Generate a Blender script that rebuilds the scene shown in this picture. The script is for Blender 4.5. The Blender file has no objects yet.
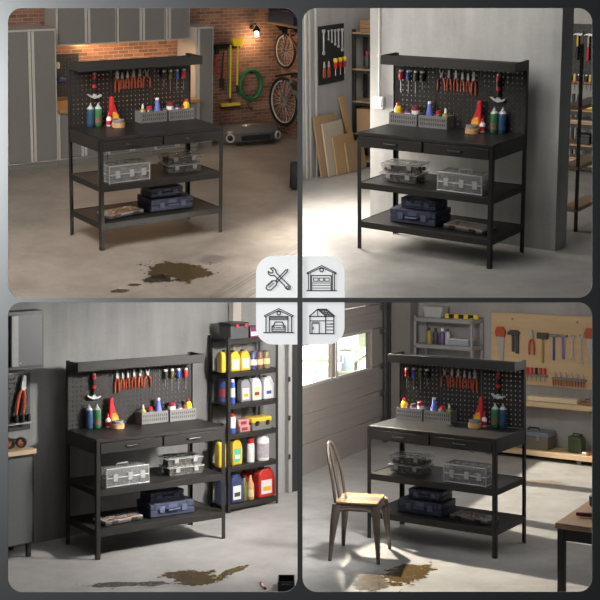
import bpy, bmesh, math, random
from mathutils import Matrix, Vector
random.seed(7)
SC = bpy.context.scene
COL = SC.collection
PI = math.pi
CAMZ = 2.907

# ---------------------------------------------------------------- the four rooms (pose of each room's floor frame: x along the bench, y to its back, z up)
def _pose(yaw, pitch, roll, t):
    a, b, c = math.radians(yaw), math.radians(pitch), math.radians(roll)
    m = Matrix.Rotation(b, 4, 'X') @ Matrix.Rotation(c, 4, 'Y') @ Matrix.Rotation(a, 4, 'Z')
    return Matrix.Translation((t[0], t[1], t[2] + CAMZ)) @ m
ROOM = {
    'TL': _pose(35.40, 14.06, 1.43, (-1.41582, 11.74795, -0.20460)),
    'TR': _pose(-34.82, 13.21, -0.78, (1.18015, 10.71090, -0.32655)),
    'BL': _pose(34.29, 0, 0, (-1.35461, 11.19769, -2.907)),
    'BR': _pose(-33.73, 0, 0, (1.29174, 11.23336, -2.907)),
}
W_ = Matrix.Identity(4)

# ---------------------------------------------------------------- camera
cam = bpy.data.cameras.new('camera')
cam.sensor_width = 36
cam.lens = 1270.52 / 600 * 36
cam.shift_y = -(300 - 211.5) / 600
cam.clip_end = 400
cam_ob = bpy.data.objects.new('camera', cam)
COL.objects.link(cam_ob)
cam_ob.location = (0, 0, CAMZ)
cam_ob.rotation_euler = (PI / 2, 0, 0)
SC.camera = cam_ob

# ---------------------------------------------------------------- world, exposure
SC.view_settings.view_transform = 'Standard'
SC.view_settings.look = 'None'
SC.view_settings.exposure = 0.0
SC.view_settings.gamma = 1.0
SC.view_settings.use_curve_mapping = False
wd = bpy.data.worlds.new('world'); SC.world = wd; wd.use_nodes = True
wd.node_tree.nodes['Background'].inputs[0].default_value = (0.90, 0.95, 1, 1)
wd.node_tree.nodes['Background'].inputs[1].default_value = 0.13
SC.cycles.max_bounces = 8
SC.cycles.transparent_max_bounces = 16
SC.cycles.sample_clamp_indirect = 4.0

# ---------------------------------------------------------------- lights
def _aim(M, loc, tgt):
    a, b = M @ Vector(loc), M @ Vector(tgt)
    q = (b - a).to_track_quat('-Z', 'Y')
    return Matrix.Translation(a) @ q.to_matrix().to_4x4()
def area(name, M, loc, tgt, sx, sy, e, col=(1, 1, 1), spread=180):
    l = bpy.data.lights.new(name, 'AREA'); l.shape = 'RECTANGLE'
    l.size, l.size_y, l.energy, l.color = sx, sy, e, col
    l.spread = math.radians(spread)
    o = bpy.data.objects.new(name, l); COL.objects.link(o)
    o.matrix_world = _aim(M, loc, tgt); return o
def spot(name, M, loc, tgt, e, ang, blend, rad, col=(1, 1, 1)):
    l = bpy.data.lights.new(name, 'SPOT'); l.energy, l.color = e, col
    l.spot_size = math.radians(ang); l.spot_blend = blend; l.shadow_soft_size = rad
    o = bpy.data.objects.new(name, l); COL.objects.link(o)
    o.matrix_world = _aim(M, loc, tgt); return o

area('room_light', ROOM['TL'], (-2.2, -1.2, 2.7), (1.0, 2.2, .5), 1.4, 1.4, 125, (1, .95, .88))
area('cabinet_light', ROOM['TL'], (1.55, 3.42, 1.315), (1.55, 3.50, 0), 1.65, .05, 8.5, (1, .66, .32))
area('room_light', ROOM['TR'], (0.0, -1.2, 2.9), (0.4, 0.4, 0.4), 1.6, 1.2, 46, (1, .98, .95))  # added overhead softbox filling the room; no such fixture stands there
area('room_light', ROOM['TR'], (-1.2, .9, 2.9), (-2.6, 2.3, .9), .9, .9, 20, (1, .97, .93))  # added lamp to brighten the concrete side wall
area('added_side_light', W_, (0.0, 11.75, 3.75), (1.2, 11.45, 3.0), .7, .55, 64, (1, .94, .86))  # added panel standing in for daylight from the left; no window there
area('room_light', W_, (1.1, 10.3, 2.26), (-1.3, 11.5, .8), .40, .40, 66, (1, .97, .93), 100)
area('room_light', W_, (-1.0, 10.0, 2.13), (-1.0, 10.9, .6), 1.2, .4, 10, (1, .98, .95))  # added soft fill over the lower left room
spot('sun_through_door', ROOM['BR'], (-9.0, 1.9, 3.95), (-1, 2.2, 0.3), 14000, 20, .1, .06, (1, .91, .76))
spot('added_sun_spot', W_, (0.03, 12.2, 2.35), (1.62, 10.05, 0.0), 880, 44, .15, .04, (1, .90, .74))  # spot added above the room to throw the front sun patch; no gap
area('room_light', W_, (1.2, 10.2, 2.14), (1.3, 11.2, .6), 1.6, .4, 8, (.90, .94, 1))  # added overhead fill, out of view
area('room_light', W_, (3.5, 11.6, 1.7), (0.2, 13.4, .8), 1.2, 1.2, 14, (1, .95, .90))  # added fill from the right, brightens the sectional door side
area('room_light', W_, (1.0, 12.6, 2.25), (0.15, 14.2, .9), .9, .3, 32, (1, .94, .88))  # added fill aimed at the sectional door
area('board_light', W_, (-3.6, 8.10, 3.6), (-1.0, 8.40, 2.4), .3, 1.5, 4000, (.98, 1, 1))  # added lamp grazing the front wall so it darkens towards the right

# ---------------------------------------------------------------- materials
def new_mat(name):
    m = bpy.data.materials.new(name); m.use_nodes = True
    nt = m.node_tree
    return m, nt, nt.nodes['Principled BSDF'], nt.nodes['Material Output']
def N(nt, t, ins=None, **props):
    n = nt.nodes.new(t)
    for k, v in props.items(): setattr(n, k, v)
    for k, v in (ins or {}).items():
        s = n.inputs[k]
        if isinstance(v, bpy.types.NodeSocket): nt.links.new(v, s)
        else: s.default_value = v
    return n
def math_(nt, op, a, b=None, c=None, clamp=False):
    ins = {0: a}
    if b is not None: ins[1] = b
    if c is not None: ins[2] = c
    return N(nt, 'ShaderNodeMath', ins, operation=op, use_clamp=clamp).outputs[0]
def mixc(nt, f, a, b):
    n = N(nt, 'ShaderNodeMix', data_type='RGBA')
    for k, v in ((0, f), (6, a), (7, b)):
        if isinstance(v, bpy.types.NodeSocket): nt.links.new(v, n.inputs[k])
        else: n.inputs[k].default_value = v if k == 0 else (*v, 1)
    return n.outputs[2]
def noise(nt, vec, scale, detail=3, rough=.55):
    return N(nt, 'ShaderNodeTexNoise', {'Vector': vec, 'Scale': scale, 'Detail': detail, 'Roughness': rough}).outputs[0]
def coords(nt, scale=(1, 1, 1)):
    tc = N(nt, 'ShaderNodeTexCoord').outputs['Object']
    if scale == (1, 1, 1): return tc
    return N(nt, 'ShaderNodeMapping', {'Vector': tc, 'Scale': scale}).outputs[0]
def bump(nt, bsdf, h, strength, dist=.01):
    b = N(nt, 'ShaderNodeBump', {'Height': h, 'Strength': strength, 'Distance': dist})
    nt.links.new(b.outputs[0], bsdf.inputs['Normal'])
_mc = {}
def mat(name, col, rough=.5, metal=0, var=.12, scale=25, stretch=(1, 1, 1), bmp=0, emis=0, spec=.5):
    if name in _mc: return _mc[name]
    m, nt, b, out = new_mat(name)
    v = coords(nt, stretch)
    n = noise(nt, v, scale)
    c = mixc(nt, n, [x * (1 - var) for x in col], [min(1, x * (1 + var)) for x in col])
    nt.links.new(c, b.inputs['Base Color'])
    b.inputs['Roughness'].default_value = rough; b.inputs['Metallic'].default_value = metal
    b.inputs['Specular IOR Level'].default_value = spec
    if bmp: bump(nt, b, n, bmp)
    if emis:
        b.inputs['Emission Color'].default_value = (*col, 1); b.inputs['Emission Strength'].default_value = emis
    _mc[name] = m; return m
def clear_mat(name, col=(.46, .47, .47), alpha=.35, rough=.12):
    if name in _mc: return _mc[name]
    m, nt, b, out = new_mat(name)
    n = noise(nt, coords(nt), 30)
    c = mixc(nt, n, [x * .92 for x in col], col)
    nt.links.new(c, b.inputs['Base Color']); b.inputs['Roughness'].default_value = rough
    tr = N(nt, 'ShaderNodeBsdfTransparent')
    mx = N(nt, 'ShaderNodeMixShader', {0: alpha, 1: tr.outputs[0], 2: b.outputs[0]})
    nt.links.new(mx.outputs[0], out.inputs[0])
    _mc[name] = m; return m
def wood_mat(name, col, dark, stretch=(2, 30, 30), rough=.55):
    if name in _mc: return _mc[name]
    m, nt, b, out = new_mat(name)
    v = coords(nt, stretch)
    n1 = noise(nt, v, 1.6, 5, .65)
    n2 = noise(nt, coords(nt), 3)
    f = math_(nt, 'SUBTRACT', math_(nt, 'MULTIPLY', n1, 1.9), .45, clamp=True)
    c = mixc(nt, f, dark, col)
    c = mixc(nt, math_(nt, 'MULTIPLY', n2, .35), c, dark)
    nt.links.new(c, b.inputs['Base Color']); b.inputs['Roughness'].default_value = rough
    _mc[name] = m; return m
def concrete_wall(name, lo, hi, seams=None):
    m, nt, b, out = new_mat(name)
    v = coords(nt)
    a = noise(nt, v, 1.3, 6, .62)
    s = noise(nt, coords(nt, (6, 6, .6)), 1.2, 4, .6)
    g = noise(nt, v, 45, 3, .6)
    f = math_(nt, 'ADD', math_(nt, 'MULTIPLY', a, .75), math_(nt, 'MULTIPLY', s, .55))
    f = math_(nt, 'ADD', f, math_(nt, 'MULTIPLY', g, .18))
    f = math_(nt, 'MULTIPLY', math_(nt, 'SUBTRACT', f, .42), 1.8, clamp=True)
    nt.links.new(mixc(nt, f, lo, hi), b.inputs['Base Color'])
    b.inputs['Roughness'].default_value = .85
    bump(nt, b, g, .15, .004)
    return m
def floor_mat(name, lo, hi, stains=(), tracks=(), rough=.42):
    """concrete with oil stains (cx, cy, rx, ry, angle, colour, opacity, splatter) and tyre marks (px, py, dx, dy, halfwidth)"""
    m, nt, b, out = new_mat(name)
    v = coords(nt)
    sx = N(nt, 'ShaderNodeSeparateXYZ', {0: v})
    X, Y = sx.outputs[0], sx.outputs[1]
    a = noise(nt, v, 1.5, 7, .65)
    g = noise(nt, v, 9, 5, .65)
    k = noise(nt, v, 70, 2, .5)
    f = math_(nt, 'ADD', math_(nt, 'MULTIPLY', a, .8), math_(nt, 'MULTIPLY', g, .45))
    f = math_(nt, 'ADD', f, math_(nt, 'MULTIPLY', k, .15))
    f = math_(nt, 'MULTIPLY', math_(nt, 'SUBTRACT', f, .40), 1.75, clamp=True)
    c = mixc(nt, f, lo, hi)
    rg = math_(nt, 'ADD', math_(nt, 'MULTIPLY', g, .3), rough - .15)
    w1 = noise(nt, v, 5.5, 6, .7)
    for (px, py, dx, dy, hw) in tracks:
        L = math.hypot(dx, dy); dx, dy = dx / L, dy / L
        d = math_(nt, 'ADD', math_(nt, 'MULTIPLY', X, -dy), math_(nt, 'MULTIPLY', Y, dx))
        d = math_(nt, 'SUBTRACT', d, -px * dy + py * dx)
        al = math_(nt, 'ADD', math_(nt, 'MULTIPLY', X, dx), math_(nt, 'MULTIPLY', Y, dy))
        band = math_(nt, 'SUBTRACT', 1, math_(nt, 'DIVIDE', math_(nt, 'ABSOLUTE', d), hw), clamp=True)
        band = math_(nt, 'MULTIPLY', band, 6, clamp=True)
        vv = N(nt, 'ShaderNodeCombineXYZ', {0: math_(nt, 'MULTIPLY', d, 34), 1: math_(nt, 'MULTIPLY', al, 1.2), 2: 0.0}).outputs[0]
        st = noise(nt, vv, 1.0, 2, .5)
        st = math_(nt, 'MULTIPLY', math_(nt, 'SUBTRACT', st, .44), 5, clamp=True)
        c = mixc(nt, math_(nt, 'MULTIPLY', math_(nt, 'MULTIPLY', band, st), .62), c, (.05, .045, .042))
    for (cx, cy, rx, ry, ang, col, op, spl) in stains:
        ca, sa = math.cos(ang), math.sin(ang)
        ux = math_(nt, 'SUBTRACT', X, cx); uy = math_(nt, 'SUBTRACT', Y, cy)
        p = math_(nt, 'ADD', math_(nt, 'MULTIPLY', ux, ca), math_(nt, 'MULTIPLY', uy, sa))
        q = math_(nt, 'ADD', math_(nt, 'MULTIPLY', ux, -sa), math_(nt, 'MULTIPLY', uy, ca))
        p = math_(nt, 'DIVIDE', p, rx); q = math_(nt, 'DIVIDE', q, ry)
        r = math_(nt, 'SQRT', math_(nt, 'ADD', math_(nt, 'MULTIPLY', p, p), math_(nt, 'MULTIPLY', q, q)))
        rr = math_(nt, 'ADD', r, math_(nt, 'MULTIPLY', math_(nt, 'SUBTRACT', w1, .5), 2.4))
        mk = math_(nt, 'MULTIPLY', math_(nt, 'SUBTRACT', 1.0, rr), 9, clamp=True)
        if spl:
            vo = N(nt, 'ShaderNodeTexVoronoi', {'Vector': v, 'Scale': 13.0}).outputs['Distance']
            rad = math_(nt, 'MULTIPLY', math_(nt, 'SUBTRACT', 2.2, r), .30, clamp=True)
            rad = math_(nt, 'MULTIPLY', rad, math_(nt, 'MULTIPLY', math_(nt, 'SUBTRACT', a, .38), 4, clamp=True))
            dr = math_(nt, 'MULTIPLY', math_(nt, 'SUBTRACT', rad, vo), 30, clamp=True)
            mk = math_(nt, 'MAXIMUM', mk, dr)
        mk = math_(nt, 'MULTIPLY', mk, math_(nt, 'ADD', math_(nt, 'MULTIPLY', g, .5), op - .25), clamp=True)
        c = mixc(nt, mk, c, col)
        rg = math_(nt, 'SUBTRACT', rg, math_(nt, 'MULTIPLY', mk, .18))
    nt.links.new(c, b.inputs['Base Color'])
    nt.links.new(rg, b.inputs['Roughness'])
    bump(nt, b, k, .08, .003)
    return m
def brick_mat(name, axes):
    m, nt, b, out = new_mat(name)
    v = coords(nt)
    s = N(nt, 'ShaderNodeSeparateXYZ', {0: v})
    uv = N(nt, 'ShaderNodeCombineXYZ', {0: s.outputs[axes[0]], 1: s.outputs[axes[1]], 2: 0.0}).outputs[0]
    bk = N(nt, 'ShaderNodeTexBrick', {'Vector': uv, 'Color1': (.44, .195, .12, 1), 'Color2': (.20, .09, .06, 1), 'Mortar': (.44, .34, .27, 1),
           'Scale': 1.0, 'Mortar Size': .0045, 'Mortar Smooth': .3, 'Brick Width': .135, 'Row Height': .043})
    n = noise(nt, v, 9, 5, .65)
    c = mixc(nt, math_(nt, 'MULTIPLY', n, .55), bk.outputs['Color'], (.13, .08, .06))
    nt.links.new(c, b.inputs['Base Color']); b.inputs['Roughness'].default_value = .85
    bump(nt, b, math_(nt, 'SUBTRACT', math_(nt, 'MULTIPLY', n, .3), bk.outputs['Fac']), .5, .006)
    return m

STEEL = mat('charcoal_powder_coated_steel', (.024, .0215, .0195), .48, 0, .22, 60, bmp=.05, spec=.35)
TOP = mat('black_worktop_laminate', (.012, .011, .011), .42, 0, .3, 40)
BLK = mat('black_plastic', (.012, .012, .013), .45)
DGREY = mat('dark_grey_plastic', (.05, .05, .052), .5)
CHROME = mat('bright_steel', (.50, .50, .49), .35, .12, .1)
DSTEEL = mat('tool_steel', (.24, .24, .24), .4, .4, .2)
ORANGE = mat('orange_red_grip', (.42, .075, .030), .45)
RED = mat('red_plastic', (.55, .025, .03), .38)
DRED = mat('dark_red_paint', (.24, .03, .035), .4)
YEL = mat('yellow_plastic', (.80, .56, .02), .4)
BLUE = mat('blue_plastic', (.04, .085, .34), .38)
LBLUE = mat('violet_blue_plastic', (.14, .17, .55), .4)
NAVY = mat('navy_case_plastic', (.056, .065, .112), .5, 0, .15, 30)
NAVYL = mat('navy_latch_plastic', (.12, .14, .23), .5)
GREEN = mat('green_paint', (.028, .15, .05), .4)
DBLUE = mat('dark_blue_can_paint', (.022, .065, .125), .35)
WHITE = mat('white_plastic', (.78, .77, .74), .45, 0, .06)
OLIVE = mat('olive_plastic', (.36, .29, .06), .45)
TAN = mat('tan_tape', (.55, .32, .13), .6)
GTAPE = mat('grey_tape', (.22, .22, .21), .6)
PURP = mat('purple_can_paint', (.13, .06, .22), .4)
AMBER = mat('amber_label', (.85, .36, .03), .5)
CLEAR = clear_mat('clear_plastic', alpha=.20)
CLEARW = clear_mat('frosted_clear_plastic', (.62, .61, .59), .45, .2)
BITS = mat('assorted_hardware', (.13, .10, .075), .6, 0, .95, 90)
BINM = mat('grey_bin_steel', (.20, .195, .185), .5, .2, .1)
RUB = mat('black_rubber', (.012, .012, .012), .75)
CARD = mat('brown_cardboard', (.36, .22, .12), .8)

# ---------------------------------------------------------------- mesh building
class MB:
    def __init__(s): s.v = []; s.f = []
    def add(s, vs, fs, M=None):
        k = len(s.v)
        s.v += [tuple(M @ Vector(p)) if M else tuple(p) for p in vs]
        s.f += [tuple(i + k for i in f) for f in fs]; return s
    def box(s, x0, x1, y0, y1, z0, z1, M=None):
        v = [(x, y, z) for z in (z0, z1) for y in (y0, y1) for x in (x0, x1)]
        return s.add(v, [(0, 2, 3, 1), (4, 5, 7, 6), (0, 1, 5, 4), (2, 6, 7, 3), (0, 4, 6, 2), (1, 3, 7, 5)], M)
    def cyl(s, p, q, r0, r1=None, n=14, M=None):
        return s.tube([p, q], [r0, r0 if r1 is None else r1], n, M=M)
    def tube(s, pts, r, n=8, closed=False, M=None):
        P = [Vector(p) for p in pts]; m = len(P)
        R = r if isinstance(r, (list, tuple)) else [r] * m
        vs = []; fs = []; up = None
        for i in range(m):
            if closed: d = P[(i + 1) % m] - P[i - 1]
            else: d = P[min(i + 1, m - 1)] - P[max(i - 1, 0)]
            if d.length < 1e-9: d = Vector((0, 0, 1))
            d.normalize()
            if up is None or abs(up.dot(d)) > .98: up = Vector((0, 0, 1)) if abs(d.z) < .9 else Vector((1, 0, 0))
            a = d.cross(up).normalized(); b_ = a.cross(d).normalized(); up = b_
            for j in range(n):
                t = 2 * PI * j / n
                vs.append(P[i] + (a * math.cos(t) + b_ * math.sin(t)) * R[i])
        for i in range(m if closed else m - 1):
            i2 = (i + 1) % m
            for j in range(n):
                j2 = (j + 1) % n
                fs.append((i * n + j, i2 * n + j, i2 * n + j2, i * n + j2))
        if not closed:
            fs.append(tuple(range(n))); fs.append(tuple((m - 1) * n + j for j in reversed(range(n))))
        return s.add(vs, fs, M)
    def lathe(s, prof, n=18, M=None, sx=1, sy=1):
        vs = []; fs = []
        for r, z in prof:
            for j in range(n):
                t = 2 * PI * j / n
                vs.append((r * math.cos(t) * sx, r * math.sin(t) * sy, z))
        for i in range(len(prof) - 1):
            for j in range(n):
                j2 = (j + 1) % n
                fs.append((i * n + j, i * n + j2, (i + 1) * n + j2, (i + 1) * n + j))
        fs.append(tuple(reversed(range(n)))); k = (len(prof) - 1) * n
        fs.append(tuple(k + j for j in range(n)))
        return s.add(vs, fs, M)
    def ring(s, ro, ri, z0, z1, n=22, M=None):
        prof = [(ro, z0), (ro, z1), (ri, z1), (ri, z0)]
        vs = [(r * math.cos(2 * PI * j / n), r * math.sin(2 * PI * j / n), z) for r, z in prof for j in range(n)]
        fs = []
        for i in range(4):
            i2 = (i + 1) % 4
            for j in range(n):
                j2 = (j + 1) % n
                fs.append((i * n + j, i * n + j2, i2 * n + j2, i2 * n + j))
        return s.add(vs, fs, M)
    def prism(s, poly, a, b, axis='y', M=None):
        m = len(poly)
        def P(u, w, h): return {'y': (u, h, w), 'z': (u, w, h), 'x': (h, u, w)}[axis]
        vs = [P(u, w, a) for u, w in poly] + [P(u, w, b) for u, w in poly]
        fs = [tuple(range(m)), tuple(reversed(range(m, 2 * m)))]
        for i in range(m):
            j = (i + 1) % m; fs.append((i, i + m, j + m, j))
        return s.add(vs, fs, M)
    def holes(s, xs, zs, skip, y0, y1, M=None):
        """plate in the xz plane between grid lines xs, zs with the cells (i, j) for which skip(i, j) left open"""
        nx, nz = len(xs), len(zs)
        vs = [(x, y, z) for y in (y0, y1) for z in zs for x in xs]
        g = lambda i, j, k: k * nx * nz + j * nx + i
        fs = []
        solid = lambda i, j: 0 <= i < nx - 1 and 0 <= j < nz - 1 and not skip(i, j)
        for j in range(nz - 1):
            for i in range(nx - 1):
                if not solid(i, j): continue
                fs.append((g(i, j, 0), g(i + 1, j, 0), g(i + 1, j + 1, 0), g(i, j + 1, 0)))
                fs.append((g(i, j, 1), g(i, j + 1, 1), g(i + 1, j + 1, 1), g(i + 1, j, 1)))
                if not solid(i - 1, j): fs.append((g(i, j, 0), g(i, j + 1, 0), g(i, j + 1, 1), g(i, j, 1)))
                if not solid(i + 1, j): fs.append((g(i + 1, j, 0), g(i + 1, j, 1), g(i + 1, j + 1, 1), g(i + 1, j + 1, 0)))
                if not solid(i, j - 1): fs.append((g(i, j, 0), g(i, j, 1), g(i + 1, j, 1), g(i + 1, j, 0)))
                if not solid(i, j + 1): fs.append((g(i, j + 1, 0), g(i + 1, j + 1, 0), g(i + 1, j + 1, 1), g(i, j + 1, 1)))
        return s.add(vs, fs, M)
    def build(s, name, m, parent=None, bev=0, smooth=True, fix=True):
        me = bpy.data.meshes.new(name)
        me.from_pydata(s.v, [], s.f)
        if fix:
            bm = bmesh.new(); bm.from_mesh(me)
            bmesh.ops.recalc_face_normals(bm, faces=bm.faces)
            bm.to_mesh(me); bm.free()
        me.materials.append(m)
        if smooth:
            for p in me.polygons: p.use_smooth = True
            me.set_sharp_from_angle(angle=math.radians(38))
        o = bpy.data.objects.new(name, me); COL.objects.link(o)
        if parent: o.parent = parent
        if bev:
            md = o.modifiers.new('bevel', 'BEVEL'); md.width = bev; md.segments = 2; md.limit_method = 'ANGLE'
        return o
def T(x=0, y=0, z=0): return Matrix.Translation((x, y, z))
def RZ(a): return Matrix.Rotation(math.radians(a), 4, 'Z')
def RX(a): return Matrix.Rotation(math.radians(a), 4, 'X')
def RY(a): return Matrix.Rotation(math.radians(a), 4, 'Y')
def tag(o, label, cat, group=None):
    o['label'] = label; o['category'] = cat
    if group: o['group'] = group
    elif 'group' in o: del o['group']
    return o
def root(name):
    o = bpy.data.objects.new(name, None); COL.objects.link(o); o.empty_display_size = .05; return o
def put(o, room, M, label=None, cat=None, group=None):
    o.matrix_world = (ROOM[room] if room else W_) @ M
    if label: tag(o, label, cat, group)
    return o
def struct(o, room=None, M=None):
    o['kind'] = 'structure'
    o.matrix_world = (ROOM[room] if room else W_) @ (M or W_)
    return o
def dup(o, parent=None):
    c = o.copy(); COL.objects.link(c)
    if parent: c.parent = parent
    for ch in [x for x in o.children]: dup(ch, c)
    return c

# ================================================================ the setting
# ---- front wall with its four rounded openings, and the fins between the rooms
FY = 8.40
def px(u, v, Y=FY): return Vector(((u - 300) / 1270.52 * Y, Y, CAMZ - (v - 211.5) / 1270.52 * Y))
def rrect(x0, y0, x1, y1, r, n=7):
    out = []
    for (cx, cy, a0) in ((x1 - r[0], y0 + r[0], -90), (x1 - r[1], y1 - r[1], 0), (x0 + r[2], y1 - r[2], 90), (x0 + r[3], y0 + r[3], 180)):
        rr = {-90: r[0], 0: r[1], 90: r[2], 180: r[3]}[a0]
        for k in range(n + 1):
            a = math.radians(a0 + 90 * k / n); out.append((cx + rr * math.cos(a), cy + rr * math.sin(a)))
    return out
OPEN = [((8, 8, 297.5, 297.8), (-700, -500, 300, 300), (14, .2, 14, 14)), ((302.5, 8, 592.2, 297.8), (300, -500, 1250, 300), (14, 14, .2, 14)),
        ((8, 302.2, 297.5, 592), (-700, 300, 300, 760), (.2, 14, 14, 14)), ((302.5, 302.2, 592.2, 592), (300, 300, 1250, 760), (14, 14, 14, .2))]  # left and top run past the view to block the board lamp
BOARD = mat('dark_grey_wall_paint', (.020, .0205, .021), .7, 0, .08, 4, spec=.1)
w = MB()
for (x0, y0, x1, y1), (a0, b0, a1, b1), rad in OPEN:
    loop = rrect(x0, y0, x1, y1, rad)
    cx, cy = (x0 + x1) / 2, (y0 + y1) / 2
    outer = []
    for (u, v) in loop:
        dx, dy = u - cx, v - cy
        hx, hy = (x1 - x0) / 2, (y1 - y0) / 2
        mx = max(abs(dx) / hx, abs(dy) / hy); sx_, sy_ = dx / hx / mx, dy / hy / mx
        outer.append((cx + (a1 - cx) * sx_ if sx_ > 0 else cx + (cx - a0) * sx_, cy + (b1 - cy) * sy_ if sy_ > 0 else cy + (cy - b0) * sy_))
    n = len(loop)
    vs = [px(*p) for p in loop] + [px(*p) for p in outer]
    back = [p + Vector((0, .006, 0)) for p in vs]
    fs = []
    for i in range(n):
        j = (i + 1) % n
        fs += [(i, j, n + j, n + i), (2 * n + i, 3 * n + i, 3 * n + j, 2 * n + j), (i, 2 * n + i, 2 * n + j, j)]
    w.add(vs + back, fs)
struct(w.build('wall_front', BOARD, smooth=False, fix=False))
# fin between the left and right rooms, and between the upper and lower rooms
FIN = mat('dark_partition_paint', (.06, .06, .062), .8)
MAT_DECK = FIN
m = MB()
dz = lambda v, Y: CAMZ - (v - 211.5) / 1270.52 * Y
m.add([(-.008, FY + .02, 5.6), (.008, FY + .02, 5.6), (.008, 9.6, 5.9), (-.008, 9.6, 5.9), (-.008, FY + .02, 0), (.008, FY + .02, 0), (.008, 9.6, 0), (-.008, 9.6, 0)],
      [(0, 1, 2, 3), (4, 7, 6, 5), (0, 4, 5, 1), (1, 5, 6, 2), (2, 6, 7, 3), (3, 7, 4, 0)])
struct(m.build('wall_partition', FIN))
m = MB()
for X0, X1, Y1 in ((-3.4, -.01, 9.80), (.01, 3.4, 9.25)):
    a = [(X0, FY + .02, dz(299.2, FY + .02)), (X1, FY + .02, dz(299.2, FY + .02)), (X1, Y1, dz(299.2, Y1)), (X0, Y1, dz(299.2, Y1))]
    b = [(x, y, dz(300.6, y)) for x, y, z in a]
    m.add(a + b, [(0, 1, 2, 3), (4, 7, 6, 5), (0, 4, 5, 1), (1, 5, 6, 2), (2, 6, 7, 3), (3, 7, 4, 0)])
struct(m.build('trim_divider', FIN))

# ---- floors
def slab(name, room, poly, m, world=False, th=.03):
    if world:
        I = ROOM[room].inverted(); poly = [tuple((I @ Vector((x, y, 0)))[:2]) for x, y in poly]
    return struct(MB().prism(poly, -th, 0, 'z').build(name, m, smooth=False), room)
OIL = (.075, .052, .022); OILD = (.02, .016, .012)
slab('floor', 'TL', [(-2.87, -.56), (.06, -2.32), (.30, -2.0), (4.05, 3.25), (4.05, 3.7), (-2.9, 3.7)],
     floor_mat('polished_concrete_with_oil', (.165, .135, .11), (.45, .395, .34),
               [(-.36, -1.17, .27, .30, .3, OIL, 1.05, True), (-.60, -1.30, .15, .10, -.3, OILD, .9, True), (-.85, -1.33, .05, .035, -.4, OILD, .9, True), (-1.02, -1.42, .07, .05, -.4, OILD, .9, True), (.06, -1.04, .17, .11, .4, (.15, .13, .12), .6, False)],
               [(.25, -1.62, 1.50, .88, .17)]), th=.02)
slab('floor', 'TR', [(-.18, -1.79), (2.52, -.07), (2.52, 4.2), (-2.75, 4.2), (-2.75, 1.92), (-1.43, .02)],
     floor_mat('smooth_grey_concrete', (.22, .205, .19), (.48, .46, .43)), th=.02)
slab('floor', 'BL', [(-4.2, FY + .02), (-.01, FY + .02), (-.01, 13.3), (-4.2, 13.3)],
     floor_mat('pale_concrete_with_oil', (.23, .22, .21), (.52, .50, .485),
               [(-.20, -1.17, .22, .24, .5, OIL, 1.05, False), (.14, -1.22, .20, .05, .35, OIL, 1.0, True), (-.70, -1.08, .35, .07, -.5, (.05, .045, .035), .85, True)]), True)
slab('floor', 'BR', [(.01, FY + .02), (4.4, FY + .02), (4.4, 17.2), (-.35, 17.2), (-.35, 13.4), (.01, 13.4)],
     floor_mat('worn_concrete_with_oil', (.25, .245, .24), (.58, .57, .55),
               [(.22, -1.10, .17, .34, .1, (.11, .07, .026), 1.05, True), (.12, -1.48, .15, .24, .5, (.09, .06, .025), .85, True), (-.05, -1.30, .16, .10, .3, (.22, .16, .09), .5, False), (-.22, 2.75, .28, .10, .2, (.28, .19, .10), .6, False), (-1.75, -.15, .30, .18, .3, (.20, .19, .18), .5, False)]), True)

# ---- upper left: brick walls
struct(MB().box(-2.9, 4.1, 3.65, 3.75, 0, 2.7).build('wall_back', brick_mat('red_brick_back', (0, 2)), smooth=False), 'TL')
struct(MB().box(4.0, 4.1, 3.15, 3.66, 0, 2.7).build('wall_right', brick_mat('red_brick_side', (1, 2)), smooth=False), 'TL')
# ---- upper right: concrete wall the bench stands against, left wall, far walls
CW = concrete_wall('cast_concrete', (.25, .245, .235), (.46, .45, .43))
struct(MB().box(-.98, .83, .47, .70, 0, 2.3).build('wall_back', CW, smooth=False), 'TR')
struct(MB().box(-2.66, -2.62, 1.80, 3.2, 0, 2.5).build('wall_left', concrete_wall('left_concrete', (.27, .26, .25), (.42, .40, .385)), smooth=False), 'TR')
struct(MB().box(-2.66, -1.0, 3.12, 3.2, 0, 2.5).build('wall_far', CW, smooth=False), 'TR')
struct(MB().box(-1.0, 2.5, 4.10, 4.2, 0, 2.6).build('wall_far', CW, smooth=False), 'TR')
m = MB()
for y in (1.81, 1.88, 2.00): m.box(-2.62, -2.60, y, y + .022, 0, 2.5)
struct(m.build('trim_1', mat('pale_trim_paint', (.50, .48, .45), .6), bev=.003), 'TR')
# ---- lower left: grey wall, slightly turned, door frame at its right end
BLW = T(0, .62, 0) @ RZ(8.9)
struct(MB().prism([(-3.3, 0), (2.30, 0), (2.30, 1.98), (1.1, 2.06), (-3.3, 2.26)], 0, .05).build('wall_back', concrete_wall('grey_plaster', (.10, .099, .097), (.225, .222, .217)), smooth=False), 'BL', BLW)
m = MB().box(2.00, 2.035, -.03, 0, 0, 2.05).box(2.12, 2.17, -.06, 0, 0, 2.05)
m.box(2.035, 2.12, -.012, 0, 0, 2.05)
struct(m.build('trim_door', mat('grey_door_frame_paint', (.36, .36, .35), .5), bev=.003), 'BL', BLW)
m = MB()
for z in (.35, .75, 1.15, 1.55): m.box(2.115, 2.135, -.075, -.06, z, z + .05)
m.box(2.172, 2.30, -.05, 0, 0, 2.05)
struct(m.build('door_1', mat('dark_door_paint', (.03, .03, .03), .5), bev=.003), 'BL', BLW)
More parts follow.
